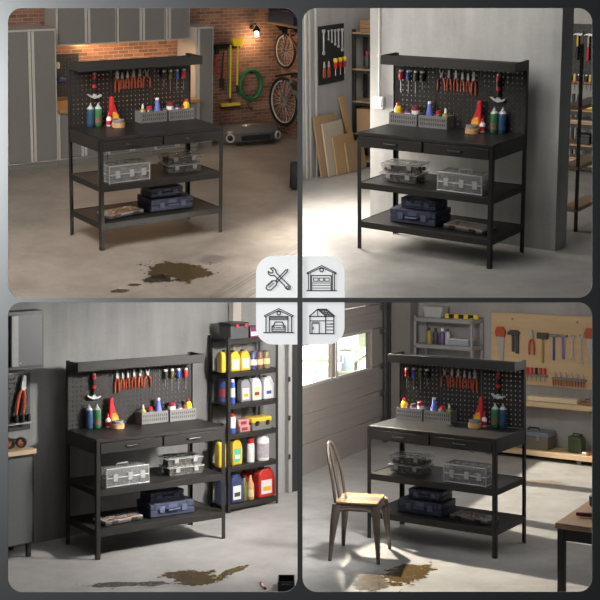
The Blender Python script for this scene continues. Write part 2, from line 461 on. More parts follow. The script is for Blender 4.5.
# ---- lower right: back wall and the wall that holds the sectional door
struct(MB().box(-3.3, 2.6, 4.15, 4.25, 0, 2.0).build('wall_back', concrete_wall('rough_grey_wall', (.27, .26, .25), (.42, .41, .40)), smooth=False), 'BR')
GW = T(-2.90, 4.15, 0) @ RZ(-82.9)       # x runs from the corner towards the viewer, +y faces the room
struct(MB().box(-.1, .34, -.12, -.02, 0, 2.0).build('wall_left', concrete_wall('door_side_wall', (.22, .21, .205), (.34, .33, .32)), smooth=False), 'BR', GW)
DOORP = mat('beige_door_panel', (.36, .325, .30), .55, 0, .06, 8)
WIN = [(.68, 1.72), (1.82, 2.86), (2.96, 4.00)]
m = MB()
U0, U1 = .32, 4.12
for z0, z1 in ((.0, .325), (.335, .655), (.665, .975), (1.455, 1.745), (1.755, 2.0)):
    m.box(U0, U1, -.05, 0, z0, z1)
    k = 3
    for q in range(1, k): m.box(U0, U1, 0, .004, z0 + (z1 - z0) * q / k - .004, z0 + (z1 - z0) * q / k + .004)
m.box(U0, WIN[0][0], -.05, 0, .985, 1.445); m.box(WIN[-1][1], U1, -.05, 0, .985, 1.445)
for a, b in zip(WIN, WIN[1:]): m.box(a[1], b[0], -.05, 0, .985, 1.445)
struct(m.build('door_2', DOORP, bev=.003), 'BR', GW)
m = MB()
for a, b in WIN:
    m.box(a, b, 0, .014, .955, .99); m.box(a, b, 0, .014, 1.425, 1.46)
    m.box(a, a + .03, 0, .014, .99, 1.425); m.box(b - .03, b, 0, .014, .99, 1.425)
struct(m.build('window_1', mat('pale_window_frame', (.52, .49, .46), .5), bev=.003), 'BR', GW)
m = MB()
for a, b in WIN: m.box(a, b, -.03, -.026, .98, 1.45)
struct(m.build('window_2', clear_mat('window_pane', (.9, .93, .95), .06, .03), smooth=False), 'BR', GW)
m = MB().box(.24, .30, -.02, .05, 0, 2.0).box(.30, .34, .03, .05, 0, 2.0)
for z in (.28, .62, .97, 1.40, 1.70): m.box(.30, .42, 0, .02, z - .03, z + .03).cyl((.30, .03, z), (.36, .03, z), .018)
struct(m.build('trim_2', mat('galvanised_track', (.16, .16, .16), .45, .6), bev=.002), 'BR', GW)
# strip of concrete wall column beside the track
struct(MB().box(-2.79, -2.52, 3.93, 4.15, 0, 2.0).build('wall_pier', concrete_wall('pier_concrete', (.20, .185, .175), (.30, .28, .265)), smooth=False), 'BR')
# ---- outside the sectional door: sunlit street far below
GZ = -13.0
struct(MB().box(-60, 60, 90, 190, GZ - .2, GZ).build('ground_outside', mat('sunlit_lawn', (.42, .47, .28), .9, 0, .25, .3), smooth=False))
sk = mat('bright_sky', (.93, .96, 1.0), 1, 0, .02, .02, emis=1.0)
o = MB().box(-90, 90, 200, 200.5, -60, 70).build('sky_backdrop', sk, smooth=False); struct(o)
area('daylight_outside', W_, (-30, 60, 30), (4, 125, -10), 30, 30, 400000, (1, .97, .93))

# ================================================================ builders
BW, BD, HW, HP, ZM, ZL, SD = 1.25, .62, 1.003, 1.605, .577, .241, .25
def peg_panel(x0, x1, z0, z1, p=.042, h=.0115):
    nx, nz = int((x1 - x0 - .02) / p), int((z1 - z0 - .02) / p)
    ox, oz = (x1 - x0 - (nx - 1) * p) / 2, (z1 - z0 - (nz - 1) * p) / 2
    xs, zs = [x0], [z0]
    for i in range(nx): xs += [x0 + ox + i * p - h / 2, x0 + ox + i * p + h / 2]
    for i in range(nz): zs += [z0 + oz + i * p - h / 2, z0 + oz + i * p + h / 2]
    xs.append(x1); zs.append(z1)
    return xs, zs, lambda i, j: i % 2 == 1 and j % 2 == 1
def make_bench():
    r = root('workbench'); hx, hy = BW / 2, BD / 2; L = .036
    for sx in (-1, 1):
        x0, x1 = sorted((sx * hx, sx * (hx - L)))
        m = MB().box(x0, x1, -hy, -hy + .006, 0, HW - .02).box(*sorted((sx * hx, sx * (hx - .006))), -hy, -hy + L, 0, HW - .02)
        for z in (.10, .14, .35, .39, .43, .70, .74): m.cyl((sx * (hx + .001), -hy + .018, z), (sx * (hx - .001), -hy + .018, z), .005, n=8)
        m.build('leg', STEEL, r, .001)
        m = MB().box(x0, x1, hy - .006, hy, 0, HP).box(*sorted((sx * hx, sx * (hx - .006))), hy - L, hy, 0, HP)
        m.build('rear_post', STEEL, r, .001)
    MB().box(-hx + .004, hx - .004, -hy + .003, hy - .003, HW - .012, HW).build('worktop', TOP, r, .003)
    m = MB().box(-hx, -hx + .012, -hy + .002, hy, HW - .125, HW - .012).box(hx - .012, hx, -hy + .002, hy, HW - .125, HW - .012)
    m.box(-hx, hx, -hy, -hy + .015, HW - .030, HW - .001).box(-hx, hx, hy - .012, hy, HW - .125, HW - .012).box(-hx + .01, hx - .01, -hy + .03, hy - .01, HW - .125, HW - .118)
    m.build('apron', STEEL, r, .002)
    for s in (-1, 1):
        a, b = sorted((s * .008, s * (hx - .038)))
        d = MB().box(a, b, -hy - .006, -hy + .012, HW - .122, HW - .034).build('drawer', STEEL, r, .003)
        c = (a + b) / 2
        m = MB().tube([(c - .065, -hy - .006, HW - .072), (c - .055, -hy - .024, HW - .075), (c + .055, -hy - .024, HW - .075), (c + .065, -hy - .006, HW - .072)], .006, 6)
        m.build('handle', BLK, d)
    for z in (ZM, ZL):
        m = MB().box(-hx + .003, hx - .003, -hy + .004, hy - .004, z - .012, z - .003)
        for a in ((-hx + .007, hx - .007, -hy + .002, -hy + .014), (-hx + .007, hx - .007, hy - .02, hy - .008), (-hx + .007, -hx + .019, -hy + .014, hy - .02), (hx - .019, hx - .007, -hy + .014, hy - .02)):
            m.box(*a, z - .055, z)
        m.build('shelf', STEEL, r, .002)
    w3 = (BW - .02) / 3
    for i in range(3):
        x0 = -hx + .01 + i * w3
        xs, zs, sk_ = peg_panel(x0 + .002, x0 + w3 - .002, HW + .002, HP - .075)
        MB().holes(xs, zs, sk_, hy - .028, hy - .022).build('pegboard_panel', STEEL, r, smooth=False, fix=False)
    y0 = hy - SD
    m = MB().box(-hx, hx, y0, hy - .006, HP - .078, HP - .070).box(-hx, hx, y0, y0 + .010, HP - .070, HP).box(-hx, hx, hy - .022, hy - .008, HP - .07, HP - .02)
    for x in (-hx, hx - .010): m.box(x, x + .010, y0 + .01, hy - .036, HP - .07, HP)
    m.build('top_shelf', STEEL, r, .002)
    return r
def pliers(wide=0, s=1.0, fat=0):
    r = root('pliers')
    m = MB().prism([(-.012, .0), (.012, .0), (.011, .02), (.004 + fat, .055), (-.004 - fat, .055), (-.011, .02)], -.006, .006)
    m.cyl((0, -.009, .002), (0, .009, .002), .012)
    if wide:
        m = MB().prism([(-.008, 0), (.006, 0), (.022, .05), (.016, .055)], -.006, .006).prism([(.008, 0), (-.006, 0), (-.022, .05), (-.016, .055)], -.002, .006).cyl((0, -.009, .002), (0, .009, .002), .011)
    m.build('jaws', CHROME, r)
    for k in (-1, 1):
        b = .0145 + wide * .016
        pts = [(k * .004, 0, -.004), (k * b, 0, -.035), (k * (b + .003), 0, -.075), (k * (b + .002 + wide * .004), 0, -.118)]
        MB().tube(pts, [.006, .0078, .0078, .006], 8).build('handle', ORANGE, r)
    r.scale = (s, s, s); return r
def screwdriver(hm, tip=.10):
    r = root('screwdriver')
    MB().lathe([(.012, -.072), (.020, -.062), (.018, -.03), (.020, -.012), (.014, 0)], 10).build('handle', hm, r)
    MB().lathe([(.017, 0), (.018, .010), (.013, .018)], 10).build('cap', WHITE, r)
    MB().cyl((0, 0, -.072), (0, 0, -.072 - tip), .0035, .003, 6).build('blade', DSTEEL, r)
    return r
def hammer():
    r = root('claw_hammer')
    MB().lathe([(.011, .02), (.012, .08), (.019, .12), (.020, .19), (.014, .205)], 10).build('grip', BLK, r)
    MB().lathe([(.0205, .085), (.0212, .10), (.0205, .115)], 10).lathe([(.0212, .165), (.0222, .18), (.018, .203)], 10).build('grip_band', RED, r)
    MB().lathe([(.016, .203), (.017, .215), (.010, .225)], 10).build('end_cap', CHROME, r)
    m = MB().prism([(-.070, .026), (-.045, .003), (-.01, -.012), (.03, -.008), (.066, .006), (.062, .022), (.030, .010), (.014, .016), (.014, .030), (-.014, .030), (-.014, .014), (-.04, .018), (-.063, .034)], -.013, .013)
    m.build('head', CHROME, r, .002); return r
def spray_can(bm, lm):
    r = root('spray_can')
    MB().lathe([(.031, 0), (.034, .004), (.034, .155), (.031, .162)], 20).build('can', bm, r)
    MB().lathe([(.0345, .03), (.0345, .085)], 20).build('paper_label', lm, r)
    MB().lathe([(.031, .162), (.022, .178), (.014, .182), (.013, .195), (.007, .197), (.006, .212)], 16).build('nozzle', CHROME, r)
    return r
def lathe_bottle(name, prof, bm, cap, capm, label=None, lm=None, n=16, sy=1):
    r = root(name)
    MB().lathe(prof, n, sy=sy).build('body', bm, r)
    if cap: MB().lathe(cap, n, sy=min(1, sy * 1.2)).build('cap', capm, r)
    if label: MB().lathe(label, n, sy=sy).build('paper_label', lm, r)
    return r
def spout_bottle():
    r = root('spout_bottle')
    p = [(-.05, 0), (.05, 0), (.056, .03), (.05, .075), (.028, .115), (-.004, .165), (-.012, .17), (-.05, .17), (-.052, .10)]
    MB().prism([(-.045, 0), (.05, 0), (.055, .04), (.045, .085), (.016, .14), (-.004, .20), (-.006, .255), (-.040, .255), (-.045, .16)], -.02, .02).build('body', RED, r, .008)
    MB().prism([(-.028, .02), (.044, .02), (.047, .05), (.036, .085), (.010, .115), (-.02, .12)], -.0225, .0225).build('paper_label', AMBER, r, .004)
    MB().prism([(-.012, .045), (.03, .045), (.02, .075), (-.006, .085)], -.0235, .0235).build('label_patch', YEL, r)
    return r
def tape(R, ri, h, m):
    o = MB().ring(R, ri, 0, h).build('tape_roll', m, None, .002); return o
def parts_bin():
    r = root('parts_bin'); w, d, h = .27, .13, .105
    m = MB().box(-w / 2, w / 2, -d / 2, d / 2, 0, .004).box(-w / 2, w / 2, d / 2 - .003, d / 2, 0, h).box(-w / 2, -w / 2 + .003, -d / 2, d / 2, 0, h).box(w / 2 - .003, w / 2, -d / 2, d / 2, 0, h)
    m.build('tray', BINM, r)
    MB().box(-w / 2 + .004, w / 2 - .004, -d / 2 + .006, -d / 2 + .009, .004, h - .004).build('slot_shade', BLK, r)  # dark sheet added behind the slots to stand in for their shade
    xs = [-w / 2]; k = 12
    for i in range(k):
        c = -w / 2 + .02 + i * (w - .04) / (k - 1); xs += [c - .0045, c + .0045]
    xs.append(w / 2); zs = [0, .022, .046, .058, .082, h]
    MB().holes(xs, zs, lambda i, j: i % 2 == 1 and j in (1, 3), -d / 2, -d / 2 + .004).build('slotted_front', BINM, r, smooth=False, fix=False)
    return r
def clear_organizer():
    r = root('clear_organizer'); w, d, h = .40, .20, .155
    m = MB()
    for z0, z1 in ((0, h * .5 - .003), (h * .5 + .003, h)):
        m.box(-w / 2, w / 2, -d / 2, d / 2, z0, z0 + .003).box(-w / 2, w / 2, -d / 2, d / 2, z1 - .003, z1)
        m.box(-w / 2, w / 2, -d / 2, -d / 2 + .003, z0, z1).box(-w / 2, w / 2, d / 2 - .003, d / 2, z0, z1)
        for x in (-w / 2, w / 2 - .003): m.box(x, x + .003, -d / 2, d / 2, z0, z1)
    m.build('shell', CLEAR, r, smooth=False)
    m = MB()
    for i in range(1, 5): m.box(-w / 2 + w * i / 5 - .0015, -w / 2 + w * i / 5 + .0015, -d / 2 + .004, d / 2 - .004, .004, h - .004)
    m.box(-w / 2 + .004, w / 2 - .004, -.002, .002, .004, h - .004)
    m.build('dividers', CLEAR, r, smooth=False)
    m = MB()
    for x in (-w / 2, w / 2):
        for y in (-d / 2, d / 2): m.cyl((x, y, 0), (x, y, h), .007, n=8)
    for z in (.0065, h * .5, h): m.tube([(-w / 2, -d / 2, z), (w / 2, -d / 2, z), (w / 2, d / 2, z), (-w / 2, d / 2, z)], .006, 6, True)
    m.build('rim', CLEARW, r)
    for x in (-.12, .02, .14):
        MB().box(x - .022, x + .022, -d / 2 - .012, -d / 2 - .001, h * .3, h * .72).build('latch', CLEARW, r, .004)
    MB().tube([(-.06, 0, h), (-.05, 0, h + .022), (.05, 0, h + .022), (.06, 0, h)], .007, 8).build('handle', CLEARW, r)
    m = MB(); rnd = random.Random(3)
    for i in range(70):
        x, y = rnd.uniform(-w / 2 + .02, w / 2 - .02), rnd.uniform(-d / 2 + .02, d / 2 - .02); z = rnd.choice((.004, h * .5 + .007)); s = rnd.uniform(.006, .012)
        m.box(-s, s, -s * .6, s * .6, 0, s * rnd.uniform(.6, 2), T(x, y, z) @ RZ(rnd.uniform(0, 90)))
    c = m.build('small_hardware', BITS, r, smooth=False); c['kind'] = 'stuff'
    return r
def clear_case():
    r = root('clear_compartment_case'); w, d, h = .345, .235, .078
    m = MB().box(-w / 2 + .015, w / 2 - .015, -d / 2 + .015, d / 2 - .015, 0, .003)
    t = [(-w / 2 + .015, -d / 2 + .015), (w / 2 - .015, -d / 2 + .015), (w / 2 - .015, d / 2 - .015), (-w / 2 + .015, d / 2 - .015)]
    b = [(-w / 2, -d / 2), (w / 2, -d / 2), (w / 2, d / 2), (-w / 2, d / 2)]
    m.add([(x, y, .003) for x, y in t] + [(x * .985, y * .985, h - .016) for x, y in b], [(0, 1, 5, 4), (1, 2, 6, 5), (2, 3, 7, 6), (3, 0, 4, 7)])
    m.build('tray', CLEAR, r, smooth=False)
    l = MB().box(-w / 2 - .004, w / 2 + .004, -d / 2 - .004, d / 2 + .004, h - .015, h - .005).build('lid', CLEARW, r, .003)
    m = MB()
    for i in range(4):
        for j in range(2): m.box(-w / 2 + .02 + i * (w - .04) / 4, -w / 2 + .012 + (i + 1) * (w - .04) / 4, -d / 2 + .02 + j * (d - .04) / 2, -d / 2 + .01 + (j + 1) * (d - .04) / 2, h - .005, h)
    m.build('lid_ribs', CLEARW, l, .002)
    for x in (-.09, .09): MB().box(x - .02, x + .02, -d / 2 - .010, -d / 2 - .003, .03, h - .008).build('latch', CLEARW, r, .002)
    m = MB(); rnd = random.Random(5)
    for i in range(110):
        x, y = rnd.uniform(-w / 2 + .03, w / 2 - .03), rnd.uniform(-d / 2 + .03, d / 2 - .03); s = rnd.uniform(.008, .015)
        m.box(-s, s, -s * .7, s * .7, 0, s * rnd.uniform(1, 3), T(x, y, .004) @ RZ(rnd.uniform(0, 90)))
    c = m.build('small_hardware', BITS, r, smooth=False); c['kind'] = 'stuff'
    return r
def tool_case(w, d, h):
    r = root('tool_case')
    MB().box(-w / 2, w / 2, -d / 2, d / 2, 0, h * .52).build('base', NAVY, r, .008)
    m = MB().box(-w / 2, w / 2, -d / 2, d / 2, h * .54, h)
    for x in (-w * .36, w * .36): m.box(x - .022, x + .022, -d / 2 - .006, d / 2 + .004, h * .54, h + .003)
    m.build('lid', NAVY, r, .006)
    for x in (-w * .25, w * .25):
        MB().box(x - .026, x + .026, -d / 2 - .013, -d / 2 - .001, h * .3, h * .78).build('latch', NAVYL, r, .004)
    MB().tube([(-w * .13, -d / 2, h * .52), (-w * .12, -d / 2 - .022, h * .5), (w * .12, -d / 2 - .022, h * .5), (w * .13, -d / 2, h * .52)], .010, 8).build('handle', NAVYL, r)
    MB().box(-w * .1, w * .1, -d / 2 - .004, -d / 2, h * .58, h * .9).build('front_plate', NAVYL, r, .002)
    return r
def flat_organizer():
    r = root('flat_organizer'); w, d, h = .39, .20, .040
    MB().box(-w / 2, w / 2, -d / 2, d / 2, 0, h * .55).build('base', DGREY, r, .005)
    MB().box(-w / 2 + .004, w / 2 - .004, -d / 2 + .004, d / 2 - .004, h * .55, h).build('lid', CLEARW, r, .004)
    m = MB(); rnd = random.Random(9)
    for i in range(60):
        x, y = rnd.uniform(-w / 2 + .03, w / 2 - .03), rnd.uniform(-d / 2 + .02, d / 2 - .02); s = rnd.uniform(.007, .013)
        m.box(-s, s, -s, s, h * .55, h * .85, T(x, y, 0) @ RZ(rnd.uniform(0, 90)))
    c = m.build('small_hardware', BITS, r, smooth=False); c['kind'] = 'stuff'
    for x in (-.12, -.02, .09): MB().box(x - .035, x + .035, -d / 2 + .012, -d / 2 + .05, h * .56, h * 1.03).build('orange_insert', ORANGE, r, .002)
    for x in (-.10, .10): MB().box(x - .03, x + .03, -d / 2 - .008, -d / 2, .006, h * .9).build('latch', BLK, r, .002)
    return r

# ---- the four benches and what lies on them
WHERE = {'TL': 'in brick-walled garage', 'TR': 'in leaning-boards room', 'BL': 'in bottle-shelf room', 'BR': 'in metal-chair garage'}
BENCH = {'TL': 'black steel workbench with pegboard before grey cabinets in the brick walled garage', 'TR': 'black steel workbench with pegboard against the pale concrete wall beside leaning boards',
         'BL': 'black steel workbench with pegboard against the grey wall, beside shelves of bottles', 'BR': 'black steel workbench with pegboard and drawers standing behind the metal chair'}
PY = BD / 2 - .030 - .012
ITEMS = []   # (builder, x, y, z, rz, label, category, group)
def it(f, x, y, z, rz, label, cat, group=None): ITEMS.append((f, x, y, z, rz, label, cat, group))
it(hammer, -.383, PY - .008, 1.262, 0, 'claw hammer with red and black grip hanging on pegboard', 'hammer', 'claw hammers on the pegboards')
G = 'orange handled pliers on the pegboards'
for i, (x, z, kw, lab) in enumerate(((-.152, 1.425, dict(s=1.12, fat=.003), 'largest orange handled pliers, nearest the hammer'), (-.100, 1.420, dict(s=.9), 'second orange handled pliers from the hammer'),
        (-.048, 1.425, dict(s=.95), 'third orange handled pliers from the hammer'), (.014, 1.432, dict(s=1.0), 'fourth orange handled pliers from the hammer'),
        (.078, 1.432, dict(s=1.0, fat=.002), 'fifth orange handled pliers from the hammer'), (.152, 1.430, dict(s=1.0, wide=1), 'open legged orange pliers at the screwdriver end'))):
    it(lambda kw=kw: pliers(**kw), x, PY, z, 0, lab + ' on the board', 'pliers', G)
G = 'screwdrivers on the pegboards'
for x, hm, tip, lab in ((.330, BLK, .07, 'black handled screwdriver with white cap'), (.398, mat('black_yellow_grip', (.10, .085, .01), .4, 0, .95, 60), .11, 'dark screwdriver with yellow marks on its grip'),
                        (.467, BLUE, .11, 'blue handled screwdriver with white cap'), (.541, RED, .11, 'red handled screwdriver with white cap')):
    it(lambda hm=hm, tip=tip: screwdriver(hm, tip), x, PY - .006, 1.447, 0, lab + ' on the pegboard', 'screwdriver', G)
it(lambda: spray_can(DBLUE, mat('blue_label', (.030, .065, .135), .4, 0, .5, 50)), -.438, .235, HW, 0, 'blue spray can with pointed nozzle on the worktop', 'spray can', 'spray cans on the worktops')
it(lambda: spray_can(GREEN, mat('rust_label', (.16, .10, .07), .5, 0, .6, 40)), -.372, .215, HW, 0, 'green spray can with pointed nozzle on the worktop', 'spray can', 'spray cans on the worktops')
it(lambda: lathe_bottle('glue_bottle', [(.020, 0), (.023, .004), (.023, .07), (.012, .088)], WHITE, [(.013, .085), (.010, .11), (.006, .125)], RED, [(.0235, .015), (.0235, .05)], RED),
   -.282, .185, HW, 0, 'small white glue bottle with red cap on the worktop', 'bottle')
it(spout_bottle, -.205, .235, HW, 0, 'red spouted bottle with orange and yellow label on the worktop', 'bottle')
it(lambda: tape(.060, .038, .042, TAN), -.228, .105, HW, 0, 'tan tape roll lying on the worktop under a grey one', 'tape')
it(lambda: tape(.052, .034, .026, GTAPE), -.228, .105, HW + .0425, 0, 'grey tape roll stacked on the tan roll on the worktop', 'tape')
it(parts_bin, .168, .215, HW, 0, 'slotted grey parts bin holding the blue cone bottle on the worktop', 'bin', 'slotted bins on the worktops')
it(parts_bin, .455, .215, HW, 0, 'slotted grey parts bin holding the yellow bottle on the worktop', 'bin', 'slotted bins on the worktops')
BZ = HW + .0045
it(lambda: lathe_bottle('squeeze_bottle', [(.024, 0), (.027, .006), (.027, .10), (.011, .125)], OLIVE, [(.012, .122), (.011, .140), (.005, .162)], WHITE), .085, .225, BZ, 0,
   'olive yellow bottle with white tip in the parts bin', 'bottle')
it(lambda: lathe_bottle('jar', [(.028, 0), (.031, .006), (.031, .10), (.022, .112)], mat('brown_glass', (.10, .07, .05), .2), [(.024, .112), (.024, .135), (.020, .138)], RED), .155, .23, BZ, 0,
   'brown jar with red lid in the parts bin', 'jar')
it(lambda: lathe_bottle('cone_bottle', [(.034, 0), (.036, .01), (.034, .09), (.020, .15), (.016, .19)], LBLUE, [(.016, .19), (.017, .205), (.011, .21)], WHITE), .238, .225, BZ, 0,
   'violet blue cone shaped bottle in the parts bin', 'bottle')
it(lambda: lathe_bottle('paint_can', [(.033, 0), (.033, .15), (.030, .153)], DRED, [(.028, .153), (.028, .160)], DRED, [(.0335, .09), (.0335, .125)], WHITE), .375, .225, BZ, 0,
   'dark red can with pale band in the parts bin', 'can')
it(lambda: lathe_bottle('paint_can', [(.028, 0), (.028, .11), (.026, .113)], PURP, [(.024, .113), (.024, .135)], DGREY, [(.0285, .07), (.0285, .10)], WHITE), .445, .215, BZ, 0,
   'purple can with white band in the parts bin', 'can')
it(lambda: lathe_bottle('small_bottle', [(.017, 0), (.018, .004), (.018, .09), (.010, .10)], RED, [(.011, .10), (.009, .125)], DRED), .495, .205, BZ, 0, 'small red bottle in the parts bin', 'bottle')
it(lambda: lathe_bottle('squeeze_bottle', [(.030, 0), (.033, .008), (.033, .12), (.026, .145), (.015, .155)], YEL, [(.016, .154), (.014, .175), (.008, .18)], RED), .545, .22, BZ, 0,
   'yellow bottle with red cap in the parts bin', 'bottle')
it(clear_organizer, -.312, -.16, ZM, 1, 'clear latched organizer box with dividers on the middle shelf', 'storage box')
it(clear_case, .325, -.045, ZM, -3, 'lower clear compartment case of the stack on the middle shelf', 'storage box', 'stacked clear compartment cases')
it(clear_case, .320, -.04, ZM + .080, -5, 'upper clear compartment case of the stack on the middle shelf', 'storage box', 'stacked clear compartment cases')
it(lambda: tool_case(.43, .29, .115), .175, -.03, ZL, -2, 'large navy tool case under a smaller one', 'tool case', 'navy tool cases on the bottom shelves')
it(lambda: tool_case(.33, .22, .085), .150, -.01, ZL + .119, -2, 'small navy tool case stacked on the larger one', 'tool case', 'navy tool cases on the bottom shelves')
it(flat_organizer, -.315, -.085, ZL, 8, 'flat organizer with clear lid and orange inserts on the bottom shelf', 'storage box')
bench0 = make_bench()
protos = []
for room in ('TL', 'TR', 'BL', 'BR'):
    s = 1 if room in ('TL', 'BL') else -1
    b = bench0 if room == 'TL' else dup(bench0)
    put(b, room, T(), BENCH[room], 'workbench', 'black steel workbenches')
    for k, (f, x, y, z, rz, lab, cat, grp) in enumerate(ITEMS):
        if room == 'TL': o = f(); protos.append(o)
        else: o = dup(protos[k])
        sc = Matrix.Diagonal((*protos[k].scale, 1))
        if 'spouted' in lab and s < 0: sc = RZ(180) @ sc
        put(o, room, T(s * x, y, z + .0005) @ RZ(s * rz) @ sc, lab + ' ' + WHERE[room], cat, grp)

#@@ROOMS
# ================================================================ upper left: brick garage
CAB = mat('grey_cabinet_paint', (.19, .18, .168), .45, 0, .05, 6)
CABL = mat('pale_cabinet_edge', (.52, .485, .44), .4, 0, .05, 6)
CABH = mat('brushed_handle_channel', (.56, .53, .49), .35, .2, .08, 30)
DBRN = wood_mat('honey_wood', (.52, .30, .13), (.30, .16, .06))
def cabinet(label, x0, x1, y0, y1, z0, z1, ndoor, plinth=0, grp=None, room='TL', split=None):
    r = root('cabinet'); w, d, h = x1 - x0, y1 - y0, z1 - z0
    m = MB().box(0, w, .02, d, plinth, h)
    m.build('body', CABL, r, .002)
    if plinth: MB().box(.0, w, .035, d, 0, plinth).build('plinth', CAB, r)
    e = .020; t = (w - 2 * e) / ndoor
    for i in range(ndoor):
        a, b = e + i * t, e + (i + 1) * t
        dd = MB().box(a + .004, b - .004, 0, .019, plinth + e, h - e).build('door', CAB, r, .002)
        hx = b - .036 if (i % 2 == 0 and ndoor > 1) else a + .004
        MB().box(hx, hx + .032, -.006, -.0005, plinth + e, h - e).build('handle', CABH, dd, .002)
    put(r, room, T(x0, y0, z0), label, 'cabinet', grp); return r
cabinet('tall grey two door cabinet at the left edge of the brick garage', -.07, .545, 3.05, 3.645, 0, 1.565, 2, .07)
G = 'grey base cabinets under the wooden counter'
cabinet('grey base cabinet next to the tall cabinet in the brick garage', .555, 1.17, 3.06, 3.60, 0, .61, 2, .07, G)
cabinet('middle grey base cabinet behind the workbench in the brick garage', 1.18, 1.79, 3.06, 3.60, 0, .61, 2, .07, G)
cabinet('grey base cabinet next to the narrow tall cabinet in the brick garage', 1.80, 2.39, 3.06, 3.60, 0, .61, 2, .07, G)
put(MB().box(.555, 2.39, 3.03, 3.64, 0, .04).build('countertop', DBRN, None, .004), 'TL', T(0, 0, .611), 'honey coloured wooden counter along the brick wall over grey base cabinets', 'countertop')
cabinet('narrow tall grey cabinet with pale edges beside the garden tools', 2.43, 2.69, 3.20, 3.645, 0, 1.49, 1, .07)
G = 'grey wall cabinets in the brick garage'
for x0, x1, n, lab in ((.67, 1.43, 2, 'wide grey wall cabinet above the counter, nearest the tall two door cabinet'), (1.44, 2.08, 2, 'two door grey wall cabinet in the middle of the upper row'), (2.09, 2.42, 1, 'single door grey wall cabinet ending the upper row')):
    cabinet(lab, x0, x1, 3.31, 3.645, 1.335, 1.80, n, 0, G)
put(MB().box(0, 1.70, 0, .03, 0, .011).build('led_strip', mat('warm_led', (1, .72, .42), .5, emis=5), None, .002), 'TL', T(.69, 3.55, 1.3225), 'warm light strip under the grey wall cabinets', 'light')
r = root('pegboard'); xs, zs, sk_ = peg_panel(0, .34, 0, .50)
MB().holes(xs, zs, sk_, 0, .008).build('panel', DGREY, r, smooth=False, fix=False)
MB().lathe([(.02, 0), (.022, .05), (.014, .07)], 12, M=T(.06, -.03, .34)).build('hook_holder', WHITE, r)
put(r, 'TL', T(.75, 3.635, .70), 'small dark pegboard on the brick wall beside the tall grey cabinet', 'pegboard')
put(MB().box(0, .10, 0, .05, 0, .035).cyl((.02, .025, .035), (.08, .025, .035), .012).build('blue_tool_holder', BLUE, None, .006), 'TL', T(.80, 3.58, .885), 'blue tool holder on the small pegboard behind the workbench', 'holder')
# wall lamp
r = root('wall_lamp')
MB().lathe([(.028, 0), (.028, .015)], 14, M=T(0, 0, .10) @ RX(90)).tube([(0, -.01, .10), (0, -.05, .15), (0, -.10, .15), (0, -.13, .12)], .008, 8).build('arm', BLK, r)
MB().lathe([(.055, 0), (.05, .01), (.025, .045), (.018, .06)], 18, M=T(0, -.13, .065)).build('lamp_shade', BLK, r)
MB().lathe([(.012, 0), (.026, .015), (.024, .06), (.018, .075)], 14, M=T(0, -.13, -.012)).build('bulb', mat('warm_bulb', (1, .80, .50), .4, emis=14), r)
put(r, 'TL', T(3.52, 3.65, 1.31), 'black wall lamp with glowing bulb on the brick wall', 'lamp')
l = bpy.data.lights.new('lamp_glow', 'POINT'); l.energy = 4.2; l.color = (1, .68, .36); l.shadow_soft_size = .03
o = bpy.data.objects.new('lamp_glow', l); COL.objects.link(o); o.matrix_world = ROOM['TL'] @ T(3.51, 3.50, 1.245)
# tool rack with garden tools
r = root('tool_rack')
MB().box(0, .42, -.03, 0, 0, .06).build('rail', BLK, r, .004)
for x in (.03, .10, .17, .25, .33, .39): MB().cyl((x, -.03, .03), (x, -.058, .045), .008, n=8).build('hook', BLK, r)
put(r, 'TL', T(2.92, 3.649, 1.155), 'black tool rack with hooks on the brick wall', 'rack')
def hung(name, parts, x, z, label, cat):
    r = root(name)
    for nm, mb, mt in parts: mb.build(nm, mt, r)
    put(r, 'TL', T(x - .045, 3.565, z), label, cat, 'garden tools on the brick wall')
hung('loppers', [('handle', MB().tube([(0, 0, .0), (.012, 0, -.15), (.015, 0, -.25)], .010).tube([(-.012, -.02, 0), (-.02, -.02, -.15), (-.02, -.02, -.25)], .010), RED), ('blades', MB().prism([(-.02, 0), (.02, 0), (.03, .08), (-.01, .10)], -.03, .01), BLK)], 2.99, 1.10, 'red handled loppers at the left end of the tool rack', 'loppers')
hung('loppers', [('handle', MB().tube([(0, 0, .10), (0, 0, -.24)], .011), RED), ('grip', MB().cyl((0, 0, -.24), (0, 0, -.38), .016, .014), BLK), ('grip', MB().cyl((-.04, 0, -.24), (-.04, 0, -.36), .014, .013), BLK), ('handle', MB().tube([(-.01, -.02, .10), (-.04, -.02, -.24)], .010), BLK)], 3.10, 1.03, 'red and black long handled shears on the tool rack', 'shears')
hung('garden_stake', [('pole', MB().cyl((0, 0, .06), (0, 0, -.60), .010), GREEN)], 3.165, 1.12, 'thin green pole hanging on the tool rack', 'pole')
hung('push_broom', [('pole', MB().cyl((0, 0, .06), (0, 0, -.66), .012), YEL), ('broom_head', MB().box(-.14, .14, -.03, .03, -.72, -.68), YEL), ('bristles', MB().box(-.135, .135, -.028, .028, -.745, -.72), BLK), ('socket', MB().cyl((0, 0, -.62), (0, 0, -.68), .02), BLK)], 3.205, 1.15, 'yellow push broom hanging head down on the tool rack', 'broom')
hung('broom', [('pole', MB().cyl((0, 0, 0), (0, 0, -.50), .011), YEL), ('broom_head', MB().prism([(-.06, 0), (.06, 0), (.10, .10), (-.10, .10)], -.02, .02), YEL), ('grip', MB().cyl((0, 0, -.50), (0, 0, -.60), .015), BLK)], 3.31, 1.19, 'yellow broom hanging head up on the tool rack', 'broom')
r = root('garden_hose')
m = MB()
pts = []
for i in range(5 * 24):
    a = 2 * PI * i / 24; k = i // 24
    pts.append(((.155 + .012 * math.sin(k * 2.1)) * math.cos(a), -.02 - .022 * i / 24 * .55, .185 * math.sin(a) + .008 * math.cos(k * 1.7)))
